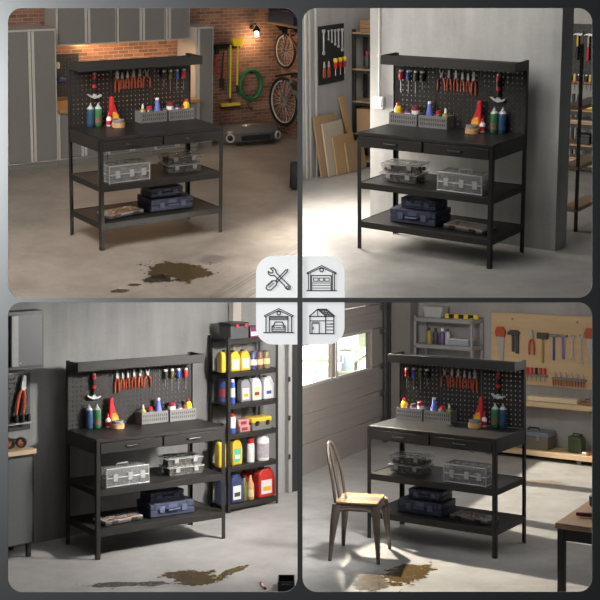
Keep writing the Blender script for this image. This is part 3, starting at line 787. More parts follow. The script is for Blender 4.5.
m.tube(pts, .018, 8); m.build('hose_coil', GREEN, r)
MB().tube([(.02, -.03, -.18), (-.03, -.03, -.25), (.0, -.03, -.30), (.04, -.03, -.33)], .012, 8).build('loose_end', mat('hose_end', (.05, .10, .05), .5), r)
MB().cyl((0, .03, .15), (0, -.11, .16), .012).build('hook', BLK, r)
put(r, 'TL', T(3.465, 3.615, .68), 'green garden hose coiled on the brick wall', 'hose')
# wall shelf with a dark box at the right end
r = root('wall_shelf'); MB().box(0, .03, 0, 0, 0, 0)
MB().box(-.28, 0, -.42, .42, 0, .025).build('board', wood_mat('shelf_wood', (.30, .19, .10), (.18, .11, .06)), r, .003)
for y in (-.05, .3): MB().prism([(0, 0), (-.2, 0), (-.19, -.02), (-.02, -.16), (0, -.16)], y, y + .02, 'y').build('bracket', BLK, r)
put(r, 'TL', T(3.995, 3.215, 1.455), 'wooden wall shelf on brackets above the hanging bicycles', 'shelf')
r = root('storage_box'); MB().box(-.13, .13, -.28, .28, 0, .16).build('box', mat('dark_blue_box', (.02, .025, .05), .5), r, .008); MB().box(-.135, .135, -.285, .285, .161, .19).build('lid', BLK, r, .006)
put(r, 'TL', T(3.85, 3.28, 1.4805), 'dark blue storage box on the wall shelf above the bicycles', 'box')
# bicycles hung along the right brick wall
def bicycle(R, B, fm, q=1.0):
    r = root('bicycle')           # wheel plane is yz, front wheel at y = 0, rear wheel at y = -B, hub height 0
    for y in (0, -B):
        tw = MB(); tw.tube([(0, y + R * math.cos(2 * PI * i / 40), R * math.sin(2 * PI * i / 40)) for i in range(40)], R * .075, 8, True)
        wh = tw.build('tyre', RUB, r)
        MB().tube([(0, y + R * .9 * math.cos(2 * PI * i / 40), R * .9 * math.sin(2 * PI * i / 40)) for i in range(40)], R * .035, 6, True).build('rim', CHROME, wh)
        sp = MB()
        for k in range(20):
            a = 2 * PI * k / 20; sp.cyl((.012 * (-1) ** k, y, 0), (0, y + R * .9 * math.cos(a), R * .9 * math.sin(a)), .0025, n=4)
        sp.build('spokes', CHROME, wh); MB().cyl((-.03, y, 0), (.03, y, 0), .02, n=10).build('hub', DSTEEL, wh)
    bbx = (0, -B * .58, -R * .1); st = (0, -B * .70, R * q * 1.45); hd = (0, -B * .20, R * q * 1.45); hb = (0, -B * .17, R * q * 1.15)
    m = MB().tube([bbx, st], R * .07).tube([st, hd], R * .07).tube([bbx, hb], R * .085).tube([(0, -B, 0), bbx], R * .045).tube([(0, -B, 0), st], R * .045).tube([hd, hb], R * .09)
    m.build('frame', fm, r)
    m = MB()
    for s in (-1, 1): m.tube([hb, (s * R * .15, -B * .12, R * .95), (s * R * .14, 0, 0)], R * .045)
    m.build('fork', fm, r)
    MB().tube([hd, (0, -B * .21, R * q * 1.75)], R * .05).tube([(-R * .9, -B * .24, R * q * 1.72), (0, -B * .20, R * q * 1.78), (R * .9, -B * .24, R * q * 1.72)], R * .05).build('handlebar', BLK, r)
    MB().lathe([(.02, -.015), (1, 0), (.9, .03), (.1, .05)], 12, M=T(0, -B * .73, R * q * 1.62) @ Matrix.Diagonal((R * .22, R * .45, R * 1.6, 1))).tube([st, (0, -B * .73, R * q * 1.65)], R * .05).build('saddle', BLK, r)
    MB().cyl((-.03, bbx[1], bbx[2]), (.03, bbx[1], bbx[2]), R * .26, n=20).tube([(.05, bbx[1], bbx[2]), (.05, bbx[1] + R * .3, bbx[2] - R * .35)], R * .04).tube([(-.05, bbx[1], bbx[2]), (-.05, bbx[1] - R * .3, bbx[2] + R * .35)], R * .04).build('crank', DSTEEL, r)
    return r
b1 = bicycle(.215, .62, mat('rust_red_frame', (.20, .08, .05), .4), .78); put(b1, 'TL', T(3.87, 3.38, 1.12) @ RX(0), 'upper bicycle hung on the brick wall under the shelf', 'bicycle')
MB().cyl((.13, 0, .19), (-.02, 0, .19), .010).build('wall_hook', BLK, b1)
b2 = bicycle(.30, .85, mat('grey_frame', (.22, .21, .20), .35, .4), .72); put(b2, 'TL', T(3.83, 3.33, .47), 'lower grey bicycle hung on the brick wall beside the car bumper', 'bicycle')
MB().cyl((.17, 0, .27), (-.02, 0, .27), .012).build('wall_hook', BLK, b2)
# car bumper leaning on the floor
r = root('car_bumper')
PT = mat('dark_bumper_paint', (.17, .155, .145), .25, .2, .1)
n = 24; prof = [(.0, .02), (-.05, .03), (-.075, .08), (-.07, .13), (-.085, .17), (-.05, .22), (.02, .26), (.10, .285)]
vs = []; fs = []
for i in range(n + 1):
    u = -1 + 2 * i / n; x = u * .47; bow = .26 * abs(u) ** 2.6
    for (py, pz) in prof: vs.append((x * (1 + .0 * pz), py + bow + .03, pz * (1 - .30 * abs(u) ** 2.2)))
k = len(prof)
for i in range(n):
    for j in range(k - 1): fs.append((i * k + j, (i + 1) * k + j, (i + 1) * k + j + 1, i * k + j + 1))
b = MB().add(vs, fs).build('shell', PT, r)
md = b.modifiers.new('thick', 'SOLIDIFY'); md.thickness = .012
MB().box(-.20, .20, -.062, -.03, .075, .135).build('grille', BLK, r, .01)
MB().box(-.26, .26, -.035, .0, .02, .05).build('lip', BLK, r, .008)
for s in (-1, 1):
    MB().ring(.055, .038, -.012, .012, M=T(s * .33, .005, .105) @ RZ(s * 32) @ RX(90)).build('fog_lamp_ring', CHROME, r)
    MB().lathe([(.036, 0), (.02, .012)], 14, M=T(s * .33, .018, .105) @ RZ(s * 32) @ RX(90)).build('fog_lamp', BLK, r)
put(r, 'TL', T(3.22, 3.08, 0) @ RZ(-8), 'dark car bumper lying on the floor before the brick wall', 'bumper')
r = root('tyre'); MB().lathe([(.06, -.04), (.13, -.05), (.15, -.03), (.15, .03), (.13, .05), (.06, .04), (.06, -.04)], 28, M=T(0, 0, .151) @ RX(90)).build('tread', RUB, r)
MB().lathe([(.058, -.03), (.06, .02), (.02, .03)], 20, M=T(0, 0, .151) @ RX(90)).build('wheel_rim', DSTEEL, r)
put(r, 'TL', T(2.245, .82, 0) @ RZ(-125), 'small tyre standing on the floor at the right edge of the brick garage', 'tyre')

# ================================================================ upper right: room with leaning boards
r = root('tool_board'); MB().box(0, .012, 0, .50, 0, .625).build('panel', mat('black_tool_board', (.013, .013, .013), .6), r, .003)
put(r, 'TR', T(-2.619, 2.06, .985), 'black tool board with wrenches on the concrete side wall', 'tool board')
def wrench(L, open2=True):
    r = root('wrench'); t = .006; k = L * .075
    MB().prism([(-k * .45, k), (k * .45, k), (k * .40, L - k), (-k * .40, L - k)], -t, t).build('shaft', CHROME, r)
    MB().prism([(-k * .5, .9 * k), (-k * 1.2, 1.6 * k), (-k * 1.1, 2.9 * k), (-k * .5, 2.9 * k), (-k * .5, 1.9 * k), (k * .5, 1.9 * k), (k * .5, 2.9 * k), (k * 1.1, 2.9 * k), (k * 1.2, 1.6 * k), (k * .5, .9 * k)], -t * 1.3, t * 1.3, M=T(0, 0, L - 2.2 * k)).build('jaw', CHROME, r)
    MB().ring(k * 1.15, k * .55, -t, t, 16, M=T(0, 0, k * .8) @ RX(90)).build('ring_end', CHROME, r)
    return r
G = 'wrenches on the black tool board'
for y, z1, L, lab in ((2.14, 1.56, .25, 'largest wrench on the black board, nearest the pale trim'), (2.235, 1.555, .10, 'shortest wrench on the black board, beside the largest'), (2.30, 1.555, .13, 'third wrench from the largest end of the black board'),
                      (2.365, 1.55, .16, 'fourth wrench from the largest end of the black board'), (2.43, 1.55, .19, 'fifth wrench from the largest end of the black board'), (2.505, 1.545, .23, 'wrench at the far edge of the black board by the dark shelf')):
    put(wrench(L), 'TR', T(-2.595, y, z1 - L) @ RZ(90), lab, 'wrench', G)
G = 'red tools on the black tool board'
for y, lab in ((2.14, 'red handled pliers low on the black board, nearest the trim'), (2.23, 'red handled pliers low on the black board, beside the yellow screwdrivers')):
    o = dup(protos[4]); put(o, 'TR', T(-2.59, y, 1.175) @ RZ(90) @ Matrix.Scale(1.0, 4), lab, 'pliers', G)
YR = mat('yellow_grip', (.72, .50, .04), .4)
for y, lab in ((2.335, 'yellow topped screwdriver on the black board, nearest the pliers'), (2.43, 'yellow topped screwdriver in the middle of the black board trio'), (2.515, 'yellow topped screwdriver at the far edge of the black board')):
    r = root('screwdriver')
    MB().lathe([(.012, -.075), (.020, -.06), (.020, -.01)], 10).build('handle', RED, r); MB().lathe([(.020, -.008), (.028, .01), (.022, .035)], 10).build('cap', YR, r)
    MB().cyl((0, 0, -.075), (0, 0, -.15), .004, n=6).build('blade', CHROME, r)
    put(r, 'TR', T(-2.574, y, 1.215), lab, 'screwdriver', G)
OAK = wood_mat('oak_board', (.43, .29, .17), (.30, .19, .10), (25, 25, 1.6)); OAK2 = wood_mat('pale_board', (.50, .43, .34), (.42, .35, .27), (25, 25, 1.6)); OAK3 = wood_mat('golden_board', (.50, .33, .17), (.36, .22, .10), (25, 25, 1.6))
G = 'boards leaning on the concrete side wall'
# leaning boards: foot out from the wall, top against it (wall face is x = -2.62)
def board(y, k, w, h, m, lab, tilt=0, t=.022):
    a = 9.0; c, n_ = math.cos(math.radians(a)), math.sin(math.radians(a))
    top = .80 if tilt else h
    o = MB().box(0, t, 0, w, 0, h).build('wooden_board', m, None, .002)
    put(o, 'TR', T(-2.618 + .685 * n_ + k * .030 + .02 * bool(tilt), y, .002) @ RX(tilt) @ RY(-a) @ T(0, 0, t * n_), lab, 'board', G)
board(1.93, 0, .39, .66, OAK, 'tallest wide oak board at the back of the leaning boards')
board(2.03, 1, .39, .575, OAK2, 'pale grey wood board in the leaning stack, second from the wall')
board(2.15, 2, .38, .415, OAK3, 'golden board in the leaning stack, third from the wall')
board(2.33, 3, .36, .325, OAK, 'small front oak board leaning nearest the dark shelf unit')
board(2.57, 0, .10, .82, OAK3, 'narrow tall plank leaning on the concrete wall behind the boards', tilt=9)
# dark shelf unit in the far corner
SHW = wood_mat('shelf_oak', (.40, .27, .17), (.27, .17, .10))
r = root('shelf_unit')
for x in (0, .86):
    for y in (0, .24): MB().box(x, x + .035, y, y + .035, 0, 1.53).build('post', STEEL, r, .002)
for z in (.08, .38, .74, 1.10, 1.50):
    MB().box(.0, .895, .0, .275, z - .05, z - .018).build('beam', STEEL, r, .002)
    MB().box(.005, .89, -.004, .27, z - .017, z).build('shelf', SHW, r, .002)
put(r, 'TR', T(-2.61, 2.72, 0), 'dark shelf unit with oak shelves in the corner beyond the leaning boards', 'shelf unit')
for x, y, z, w, d, h, lab in ((-2.53, 2.76, 1.5005, .42, .20, .13, 'wooden crate of brown slats on top of the dark shelf unit'),):
    r = root('wooden_crate')
    for k in range(3): MB().box(0, w, 0, d, k * .046, k * .046 + .042).build('slat_ring', wood_mat('crate_wood', (.34, .19, .10), (.22, .12, .06)), r, .002)
    put(r, 'TR', T(x, y, z), lab, 'crate')
put(lathe_bottle('spray_bottle', [(.03, 0), (.033, .006), (.033, .12), (.014, .15)], DGREY, [(.016, .15), (.016, .19)], RED), 'TR', T(-2.46, 2.80, 1.1005), 'dark bottle with red cap on the dark shelf unit', 'bottle')
r = root('cardboard_box'); MB().box(-.17, .17, -.11, .11, 0, .27).build('box', CARD, r, .004); MB().box(-.172, .172, -.02, .02, .271, .273).build('tape', TAN, r)
put(r, 'TR', T(-2.40, 2.86, .3805), 'brown cardboard box on the dark shelf unit', 'box')
# conduit and outlet on the bench wall
r = root('wall_outlet'); MB().box(-.05, .05, -.035, 0, 0, .115).build('box', WHITE, r, .006); MB().box(-.035, .035, -.04, -.035, .02, .095).build('cover', WHITE, r, .003)
put(r, 'TR', T(-.875, .469, 1.075), 'white wall outlet box beside the pegboard of the bench', 'outlet')
put(MB().cyl((0, 0, 0), (0, 0, 1.05), .011, n=10).box(-.02, .02, -.005, .012, .35, .37).build('conduit', mat('pale_conduit', (.55, .53, .50), .5), None), 'TR', T(-.875, .455, 1.191), 'pale conduit pipe running up the concrete wall from the outlet', 'conduit')
# beyond the wall end: pegboard with hammers, shelves
xs, zs, sk_ = peg_panel(0, .75, 0, .66)
put(MB().holes(xs, zs, sk_, 0, .008).build('pegboard', STEEL, None, smooth=False, fix=False), 'TR', T(-.72, 4.085, .90), 'dark pegboard with two hammers beyond the end of the concrete wall', 'pegboard')
for x, hm, hm2, lab in ((-.53, YEL, BLK, 'claw hammer with yellow and black handle on the far pegboard'), (-.405, mat('pale_handle', (.5, .45, .40), .5), RED, 'hammer with pale and red handle on the far pegboard')):
    r = root('claw_hammer')
    MB().prism([(-.06, -.012), (-.03, .008), (0, .016), (.035, .014), (.055, .016), (.055, -.012), (.02, -.014), (-.015, -.008)], -.013, .013).build('head', CHROME, r, .002)
    MB().cyl((0, 0, -.015), (0, 0, -.13), .012, .011).build('handle', hm, r); MB().cyl((0, 0, -.13), (0, 0, -.28), .014, .016).build('grip', hm2, r)
    put(r, 'TR', T(x, 4.06, 1.45), lab, 'hammer', 'hammers on the far pegboard')
r = root('tool_rail'); MB().box(0, .55, -.05, 0, 0, .028).build('rail', ORANGE, r, .003)
put(r, 'TR', T(-.66, 4.084, .915), 'orange rail holding a row of screwdrivers on the far pegboard', 'rail')
for i, x in enumerate((-.575, -.53, -.485, -.44, -.395, -.35)):
    o = dup(protos[8]); 
    for ch in o.children:
        if ch.name.startswith('handle'): ch.data = ch.data.copy(); ch.data.materials[0] = (BLK, YR)[i % 2]
    put(o, 'TR', T(x, 4.02, 1.005) @ Matrix.Scale(.9, 4), ('first', 'second', 'third', 'fourth', 'fifth', 'sixth')[i] + ' screwdriver from the left in the orange rail', 'screwdriver', 'screwdrivers in the orange rail')
r = root('shelf_unit')
for x in (0, .80):
    for y in (0, .30): MB().box(x, x + .03, y, y + .03, 0, .80).build('post', STEEL, r, .002)
for z in (.08, .30, .54, .68):
    MB().box(0, .83, 0, .33, z - .06, z - .02).build('beam', STEEL, r, .002); MB().box(0, .83, -.003, .33, z - .019, z).build('shelf', OAK3, r, .002)
put(r, 'TR', T(-.55, 3.70, 0), 'shelf unit with wood shelves under the far pegboard', 'shelf unit')
put(MB().box(0, .14, 0, .12, 0, .07).box(.02, .12, .02, .10, .07, .10).build('tool_case', YEL, None, .01), 'TR', T(-.33, 3.74, .6805), 'small yellow case on the shelf under the far pegboard', 'case')
r = root('tool_box'); MB().box(0, .16, 0, .14, 0, .08).build('body', BLK, r, .006); MB().box(-.003, .163, -.003, .143, .081, .105).build('lid', DGREY, r, .005)
put(r, 'TR', T(-.38, 3.74, .3005), 'black box on the middle shelf under the far pegboard', 'box')
G = 'boards stored on the far shelf unit'
for k, (z, m_, lab) in enumerate(((.0805, OAK3, 'lowest board in the stack on the bottom shelf'), (.1055, OAK2, 'pale board in the middle of the bottom shelf stack'), (.1305, OAK3, 'topmost board in the stack on the bottom shelf'), (.5405, OAK2, 'pale board lying on the upper shelf under the far pegboard'))):
    put(MB().box(0, .62, 0, .16, 0, .022).build('wooden_board', m_, None, .002), 'TR', T(-.48, 3.72, z), lab, 'board', G)
r = root('shelf_unit')
for y in (0, .55): MB().box(-.025, 0, y, y + .03, 0, 1.66).build('post', STEEL, r, .002)
for z in (.21, .59, 1.12): MB().box(-.16, 0, 0, .58, z - .035, z).build('shelf', SHW, r, .003)
MB().box(-.16, -.135, .0, .03, 0, 1.66).build('post', STEEL, r, .002)
put(r, 'TR', T(.72, 1.18, 0), 'narrow shelf unit with dark post just behind the concrete wall end', 'shelf unit')

# ================================================================ lower left: bottle shelving
r = root('wall_cabinet')
MB().box(0, .36, -.17, 0, 0, .50).build('body', BLK, r, .003)
d = MB().box(.028, .332, -.188, -.171, .03, .47).build('door', mat('dark_grey_door', (.050, .050, .051), .45, 0, .05), r, .002)
MB().box(.035, .10, -.194, -.189, .035, .465).build('handle', mat('dull_handle_strip', (.20, .20, .195), .4), d, .002)
MB().cyl((.12, -.188, .06), (.12, -.194, .06), .006, n=10).build('lock', CHROME, d)
put(r, 'BL', BLW @ T(-1.225, 0, 1.555), 'dark grey wall cabinet with pale handle strip on the grey wall', 'cabinet')
r = root('pegboard'); xs, zs, sk_ = peg_panel(0, .36, 0, .49)
MB().holes(xs, zs, sk_, -.014, -.006).build('panel', BLK, r, smooth=False, fix=False)
MB().box(.10, .34, -.075, -.015, .06, .075).build('holder', DSTEEL, r, .002)
put(r, 'BL', BLW @ T(-1.265, 0, 1.01), 'small dark pegboard with pliers under the grey wall cabinet', 'pegboard')
for x, sc_, lab in ((-1.185, 1.35, 'red handled pliers at the left edge of the small pegboard'), (-.995, 1.95, 'large red handled pump pliers on the small pegboard')):
    o = dup(protos[1]); put(o, 'BL', BLW @ T(x, -.045, 1.38) @ RY(8) @ Matrix.Scale(sc_, 4), lab, 'pliers', 'pliers on the small pegboard')
for x, lab in ((-1.06, 'first black driver bit grip in the small pegboard holder'), (-1.0, 'second black driver bit grip in the small pegboard holder'), (-.94, 'third black driver bit grip in the small pegboard holder')):
    o = MB().lathe([(.018, 0), (.022, .02), (.018, .06), (.006, .07)], 10).build('driver_grip', BLK, None); put(o, 'BL', BLW @ T(x, -.048, 1.0855), lab, 'grip', 'grips in the small pegboard holder')
r = root('base_cabinet')
MB().box(0, .46, -.36, -.005, .12, .87).build('body', BLK, r, .003)
d = MB().box(.012, .43, -.378, -.361, .13, .845).build('door', mat('slate_door', (.075, .077, .081), .5, 0, .05), r, .002)
MB().cyl((.05, -.378, .79), (.05, -.386, .79), .008, n=10).build('lock', CHROME, d)
MB().box(-.01, .47, -.385, -.003, .871, .91).build('worktop', wood_mat('beech_top', (.50, .38, .25), (.38, .27, .16)), r, .003)
for x in (.02, .405):
    for y in (-.345, -.06): MB().box(x, x + .035, y, y + .035, 0, .119).build('leg', BLK, r, .002)
put(r, 'BL', BLW @ T(-1.535, 0, 0), 'slate grey base cabinet with wooden top under the small pegboard', 'cabinet')
r = root('goggles')
for s in (-1, 1): MB().ring(.045, .032, -.02, .02, M=T(s * .05, 0, .046) @ RX(90)).build('lens_ring', BLK, r); MB().lathe([(.032, 0), (.03, .005)], 16, M=T(s * .05, 0, .046) @ RX(90)).build('lens', clear_mat('amber_lens', (.35, .12, .04), .7), r)
MB().tube([(-.09, .01, .045), (-.10, .10, .05), (0, .16, .05), (.10, .10, .05), (.09, .01, .045)], [.008] * 5, 8).build('strap', mat('brown_strap', (.16, .06, .03), .6), r)
put(r, 'BL', BLW @ T(-1.19, -.25, .9105) @ RZ(-15), 'dark goggles with brown strap on the wooden cabinet top', 'goggles')
# shelving with bottles
SU = T(1.125, .472, 0) @ RZ(8.9)
r = root('shelving_unit'); SWd, SDp = .650, .30
for x in (0, SWd - .03):
    for y in (0, SDp - .03): MB().box(x, x + .03, y, y + .004, 0, 1.695).box(*((x, x + .004) if x == 0 else (x + .026, x + .03)), y, y + .03, 0, 1.695).build('post', STEEL, r, .001)
LV = (.07, .438, .750, 1.040, 1.350, 1.668)
for z in LV: MB().box(.004, SWd - .004, .004, SDp - .004, z - .006, z).box(.004, SWd - .004, .004, .014, z - .045, z - .006).box(.004, SWd - .004, SDp - .014, SDp - .004, z - .045, z - .006).build('shelf', STEEL, r, .002)
put(r, 'BL', SU, 'dark steel shelving unit full of bottles and cans beside the workbench', 'shelving')
def jug(w, d, h, bm, capm, lm, patch=None):
    r = root('jug')
    p = [(-w / 2, 0), (w / 2, 0), (w / 2, h * .62), (w * .30, h * .86), (w * .02, h * .93), (-w * .30, h * .93), (-w / 2, h * .80)]
    m = MB().prism(p, -d / 2, d / 2); m.build('body', bm, r, min(w, d) * .13)
    MB().tube([(w * .05, 0, h * .90), (w * .30, 0, h * .90), (w * .47, 0, h * .74), (w * .47, 0, h * .52)], w * .085, 8).build('handle', bm, r)
    MB().cyl((-w * .18, 0, h * .92), (-w * .18, 0, h), w * .16, n=14).build('cap', capm, r)
    if lm: MB().box(-w * .38, w * .28, -d / 2 - .002, -d / 2 + .004, h * .12, h * .58).build('paper_label', lm, r, .001)
    if patch: MB().box(-w * .28, w * .2, -d / 2 - .004, -d / 2, h * .22, h * .36).build('label_patch', patch, r, .001)
    return r
PALE = mat('pale_label', (.72, .70, .64), .5, 0, .15, 60); GREYJ = mat('grey_jug', (.24, .24, .25), .35); GREYJL = mat('light_grey_jug', (.55, .55, .55), .4); NAVJ = mat('navy_jug', (.035, .05, .14), .35); SLATE = mat('slate_blue_jug', (.20, .24, .32), .4)
YELJ = mat('yellow_jug', (.62, .43, .03), .38); REDJ = mat('red_fuel_can', (.50, .03, .025), .4); TEAL = mat('teal_label', (.10, .42, .26), .5); CREAM = mat('cream_label', (.70, .58, .30), .5)
def sh(o, px_, back, lv, lab, cat, rz=0, grp='bottles and cans on the shelving unit'):
    x = (px_ - (220 if not back else 213)) / 88.5
    put(o, 'BL', SU @ T(x, .09 if not back else .225, LV[lv] + .0005) @ RZ(rz), lab, cat, grp)
r = root('tool_box'); MB().box(-.115, .115, -.09, .09, 0, .13).build('body', mat('grey_tool_box', (.06, .06, .062), .5), r, .008); MB().box(-.12, .12, -.095, .095, .131, .16).build('lid', BLK, r, .01)
for x in (-.04, .075): MB().box(x - .018, x + .018, -.105, -.096, .115, .148).build('latch', RED, r, .003)
sh(r, 233, 0, 5, 'grey tool box with red latches on top of the shelving unit', 'tool box', 0, None)
r = root('carton'); MB().box(-.07, .07, -.07, .07, 0, .11).build('box', mat('maroon_carton', (.12, .02, .06), .5), r, .004); MB().box(-.06, .06, -.0725, -.071, .02, .06).build('paper_label', PALE, r)
sh(r, 252.5, 0, 5, 'maroon carton with pale label on top of the shelving unit', 'carton', 0, None)
sh(jug(.10, .075, .22, YELJ, BLK, None), 220.5, 0, 4, 'yellow jug at the left of the second shelf from the top', 'jug', 80)
sh(jug(.12, .07, .205, YELJ, BLK, PALE), 233, 0, 4, 'yellow jug with pale label behind the shelving post, second shelf from top', 'jug')
sh(jug(.12, .07, .205, YELJ, BLK, PALE), 244.4, 0, 4, 'yellow jug with pale label next to the blue can', 'jug')
def can(r_, h, bm, lm): return lathe_bottle('paint_can', [(r_, 0), (r_, h), (r_ * .93, h + .004)], bm, [(r_ * .93, h + .004), (r_ * .93, h + .010)], DSTEEL, [(r_ + .0006, h * .25), (r_ + .0006, h * .6)], lm)
sh(can(.042, .165, NAVJ, PALE), 254.3, 0, 4, 'blue can with white band on the second shelf from the top', 'can')
sh(can(.036, .155, mat('brown_can', (.20, .07, .04), .4), CREAM), 262.2, 0, 4, 'brown can with cream label on the second shelf from the top', 'can')
sh(can(.042, .160, mat('olive_can', (.20, .17, .08), .4), CREAM), 270, 0, 4, 'olive can with pale label at the right of the second shelf', 'can')
sh(can(.052, .215, NAVJ, DRED), 224, 1, 3, 'tall navy can with dark red label on the third shelf from top', 'can')
sh(lathe_bottle('spray_can', [(.026, 0), (.026, .19), (.02, .205)], BLUE, [(.018, .205), (.018, .23)], WHITE, [(.0266, .06), (.0266, .15)], PALE), 231.5, 0, 3, 'slim blue spray can with white cap on the third shelf', 'spray can')
sh(jug(.11, .07, .24, DGREY, BLK, None), 241, 1, 3, 'dark jug behind the grey jugs on the third shelf', 'jug')
sh(jug(.125, .075, .235, GREYJ, BLK, PALE, AMBER), 244.5, 0, 3, 'grey jug with orange marked label, first of three on the third shelf', 'jug')
sh(jug(.125, .075, .24, GREYJL, BLK, CREAM, DRED), 257, 0, 3, 'light grey jug with cream label in the middle of the third shelf', 'jug')
sh(jug(.135, .075, .235, mat('white_jug', (.62, .62, .62), .4), DGREY, PALE, BLUE), 271, 0, 3, 'white jug with blue label mark at the right of the third shelf', 'jug')
sh(lathe_bottle('small_bottle', [(.025, 0), (.025, .08), (.015, .09)], DRED, [(.016, .09), (.016, .105)], BLK), 220.5, 0, 2, 'small dark red bottle at the left of the fourth shelf', 'bottle')
sh(lathe_bottle('spray_can', [(.032, 0), (.032, .15), (.026, .16)], WHITE, [(.026, .16), (.026, .185)], RED, [(.0326, .0), (.0326, .05)], BLUE), 231.5, 0, 2, 'white spray can with red top on the fourth shelf', 'spray can')
for k, (px_, z, lab) in enumerate(((243, 0, 'lower pink carton stacked on the fourth shelf'), (241.8, .0605, 'upper pink carton stacked on the fourth shelf'))):
    r = root('carton'); MB().box(-.065, .065, -.05, .05, 0, .06).build('box', mat('pink_carton', (.48, .25, .23), .6), r, .004); MB().box(-.045, .03, -.0515, -.05, .015, .045).build('paper_label', DRED, r)
    put(r, 'BL', SU @ T((px_ - 220) / 88.5, .10, LV[2] + .0005 + z), lab, 'carton', 'pink cartons on the shelving unit')
r = root('tool_case'); MB().box(-.125, .125, -.07, .07, 0, .075).build('base', mat('smoky_base', (.16, .16, .15), .4), r, .008); MB().box(-.13, .13, -.075, .075, .076, .125).build('lid', mat('yellow_lid', (.70, .42, .03), .45), r, .012)
for x in (-.07, .07): MB().box(x - .02, x + .02, -.085, -.076, .05, .095).build('latch', BLK, r, .003)
sh(r, 260, 0, 2, 'tool case with yellow lid on the fourth shelf', 'case', 0, None)
sh(jug(.11, .08, .27, YELJ, BLK, None), 218, 0, 1, 'yellow jug at the left of the fifth shelf beside the bench', 'jug', 75)
sh(jug(.10, .08, .26, YELJ, BLK, None), 226.5, 1, 1, 'yellow jug behind the post on the fifth shelf', 'jug')
sh(jug(.125, .08, .275, YELJ, YELJ, TEAL, PALE), 234.5, 0, 1, 'yellow jug with green label on the fifth shelf', 'jug')
sh(jug(.115, .08, .28, SLATE, DGREY, None), 245.5, 1, 1, 'slate blue jug on the fifth shelf beside the green labelled jug', 'jug')
sh(lathe_bottle('bottle', [(.038, 0), (.040, .006), (.040, .17), (.034, .185)], WHITE, [(.035, .185), (.035, .235)], RED, [(.0406, .05), (.0406, .13)], PALE), 252, 0, 1, 'white spray bottle with tall red cap on the fifth shelf', 'bottle')
sh(lathe_bottle('bottle', [(.050, 0), (.052, .008), (.052, .20), (.022, .25)], mat('off_white', (.60, .58, .55), .4), [(.024, .25), (.022, .285)], RED), 256, 1, 1, 'off white bottle with red cap behind others on the fifth shelf', 'bottle')
sh(lathe_bottle('bottle', [(.062, 0), (.066, .010), (.066, .21), (.030, .26)], WHITE, [(.032, .258), (.030, .292)], RED, [(.0668, .03), (.0668, .17)], mat('two_tone_label', (.42, .38, .40), .5, 0, .5, 30)), 266, 0, 1, 'big white bottle with red cap and printed label on the fifth shelf', 'bottle')
sh(jug(.11, .08, .28, NAVJ, BLK, None), 220, 0, 0, 'navy jug at the left of the bottom shelf beside the bench', 'jug', 75)
sh(jug(.150, .09, .29, NAVJ, NAVJ, PALE, DGREY), 234, 0, 0, 'navy jug with white label on the bottom shelf', 'jug')
sh(lathe_bottle('bottle', [(.030, 0), (.034, .006), (.034, .17), (.014, .22)], mat('olive_dark', (.16, .15, .06), .4), [(.016, .22), (.014, .25)], BLK), 244.5, 0, 0, 'dark olive bottle on the bottom shelf', 'bottle')
sh(lathe_bottle('bottle', [(.032, 0), (.036, .006), (.036, .15), (.014, .20)], mat('orange_cream', (.62, .34, .14), .45), [(.015, .20), (.010, .235)], CREAM, [(.0366, .03), (.0366, .10)], CREAM), 252, 0, 0, 'orange bottle with cream label on the bottom shelf', 'bottle')
sh(jug(.16, .08, .27, REDJ, BLK, None), 252, 1, 0, 'red can standing behind the big red fuel can', 'jug')
sh(jug(.215, .10, .30, REDJ, BLK, PALE, AMBER), 268, 0, 0, 'big red fuel can with white label on the bottom shelf', 'fuel can')
# things at the lower edge
r = root('crate')
for q in ((-.065, .065, -.10, -.09), (-.065, .065, .09, .10), (-.065, -.057, -.09, .09), (.057, .065, -.09, .09)): MB().box(*q, 0, .075).build('side', BLK, r, .002)
MB().box(-.057, .057, -.09, .09, 0, .008).build('bottom', BLK, r); MB().tube([(-.035, -.10, .055), (0, -.115, .06), (.035, -.10, .055)], .007).build('handle', DGREY, r)
put(r, 'BL', T(.25, -1.85, 0) @ RZ(-34.3), 'black open crate on the floor at the lower right corner of its room', 'crate')
r = root('marker'); MB().cyl((0, 0, 0), (0, .09, 0), .009, n=10).build('barrel', WHITE, r); MB().cyl((0, .09, 0), (0, .13, 0), .0095, n=10).build('cap', RED, r); MB().cyl((0, 0, 0), (0, -.03, 0), .0092, n=10).build('end', RED, r)
put(r, 'BL', T(.10, -1.77, .0097) @ RZ(-20), 'red and white marker lying on the floor beside the black crate', 'marker')

# ================================================================ lower right: garage with sectional door
GUN = mat('gunmetal', (.14, .115, .095), .36, .35, .3, 14)
r = root('metal_chair')          # faces +x
m = MB().box(-.175, .175, -.175, .175, .445, .462)
for s in (-1, 1):
    m.box(-.17, .17, s * .172 - .006, s * .172 + .006, .405, .447).box(s * .172 - .006, s * .172 + .006, -.17, .17, .405, .447)
m.build('seat_frame', GUN, r, .006)
m = MB().box(-.18, .18, -.18, -.066, .4625, .482).box(-.18, .18, .056, .18, .4625, .482); m.build('seat', wood_mat('chair_wood', (.58, .34, .14), (.30, .17, .08), (3, 30, 30), .4), r, .006)
o = MB().box(-.18, .18, -.065, .055, .4625, .482).build('seat_plank', wood_mat('grey_chair_wood', (.24, .19, .15), (.13, .10, .08), (3, 30, 30), .45), r, .006); o['label'] = 'darker middle plank'
for sx, sy in ((-1, -1), (-1, 1), (1, -1), (1, 1)):
    q = [(sx * .165, sy * .165, .45), (sx * .178, sy * .20, .33), (sx * .195, sy * .232, .15), (sx * .205, sy * .252, 0)]
    MB().tube(q, [.040, .034, .022, .015], 10).build('leg', GUN, r)
m = MB()
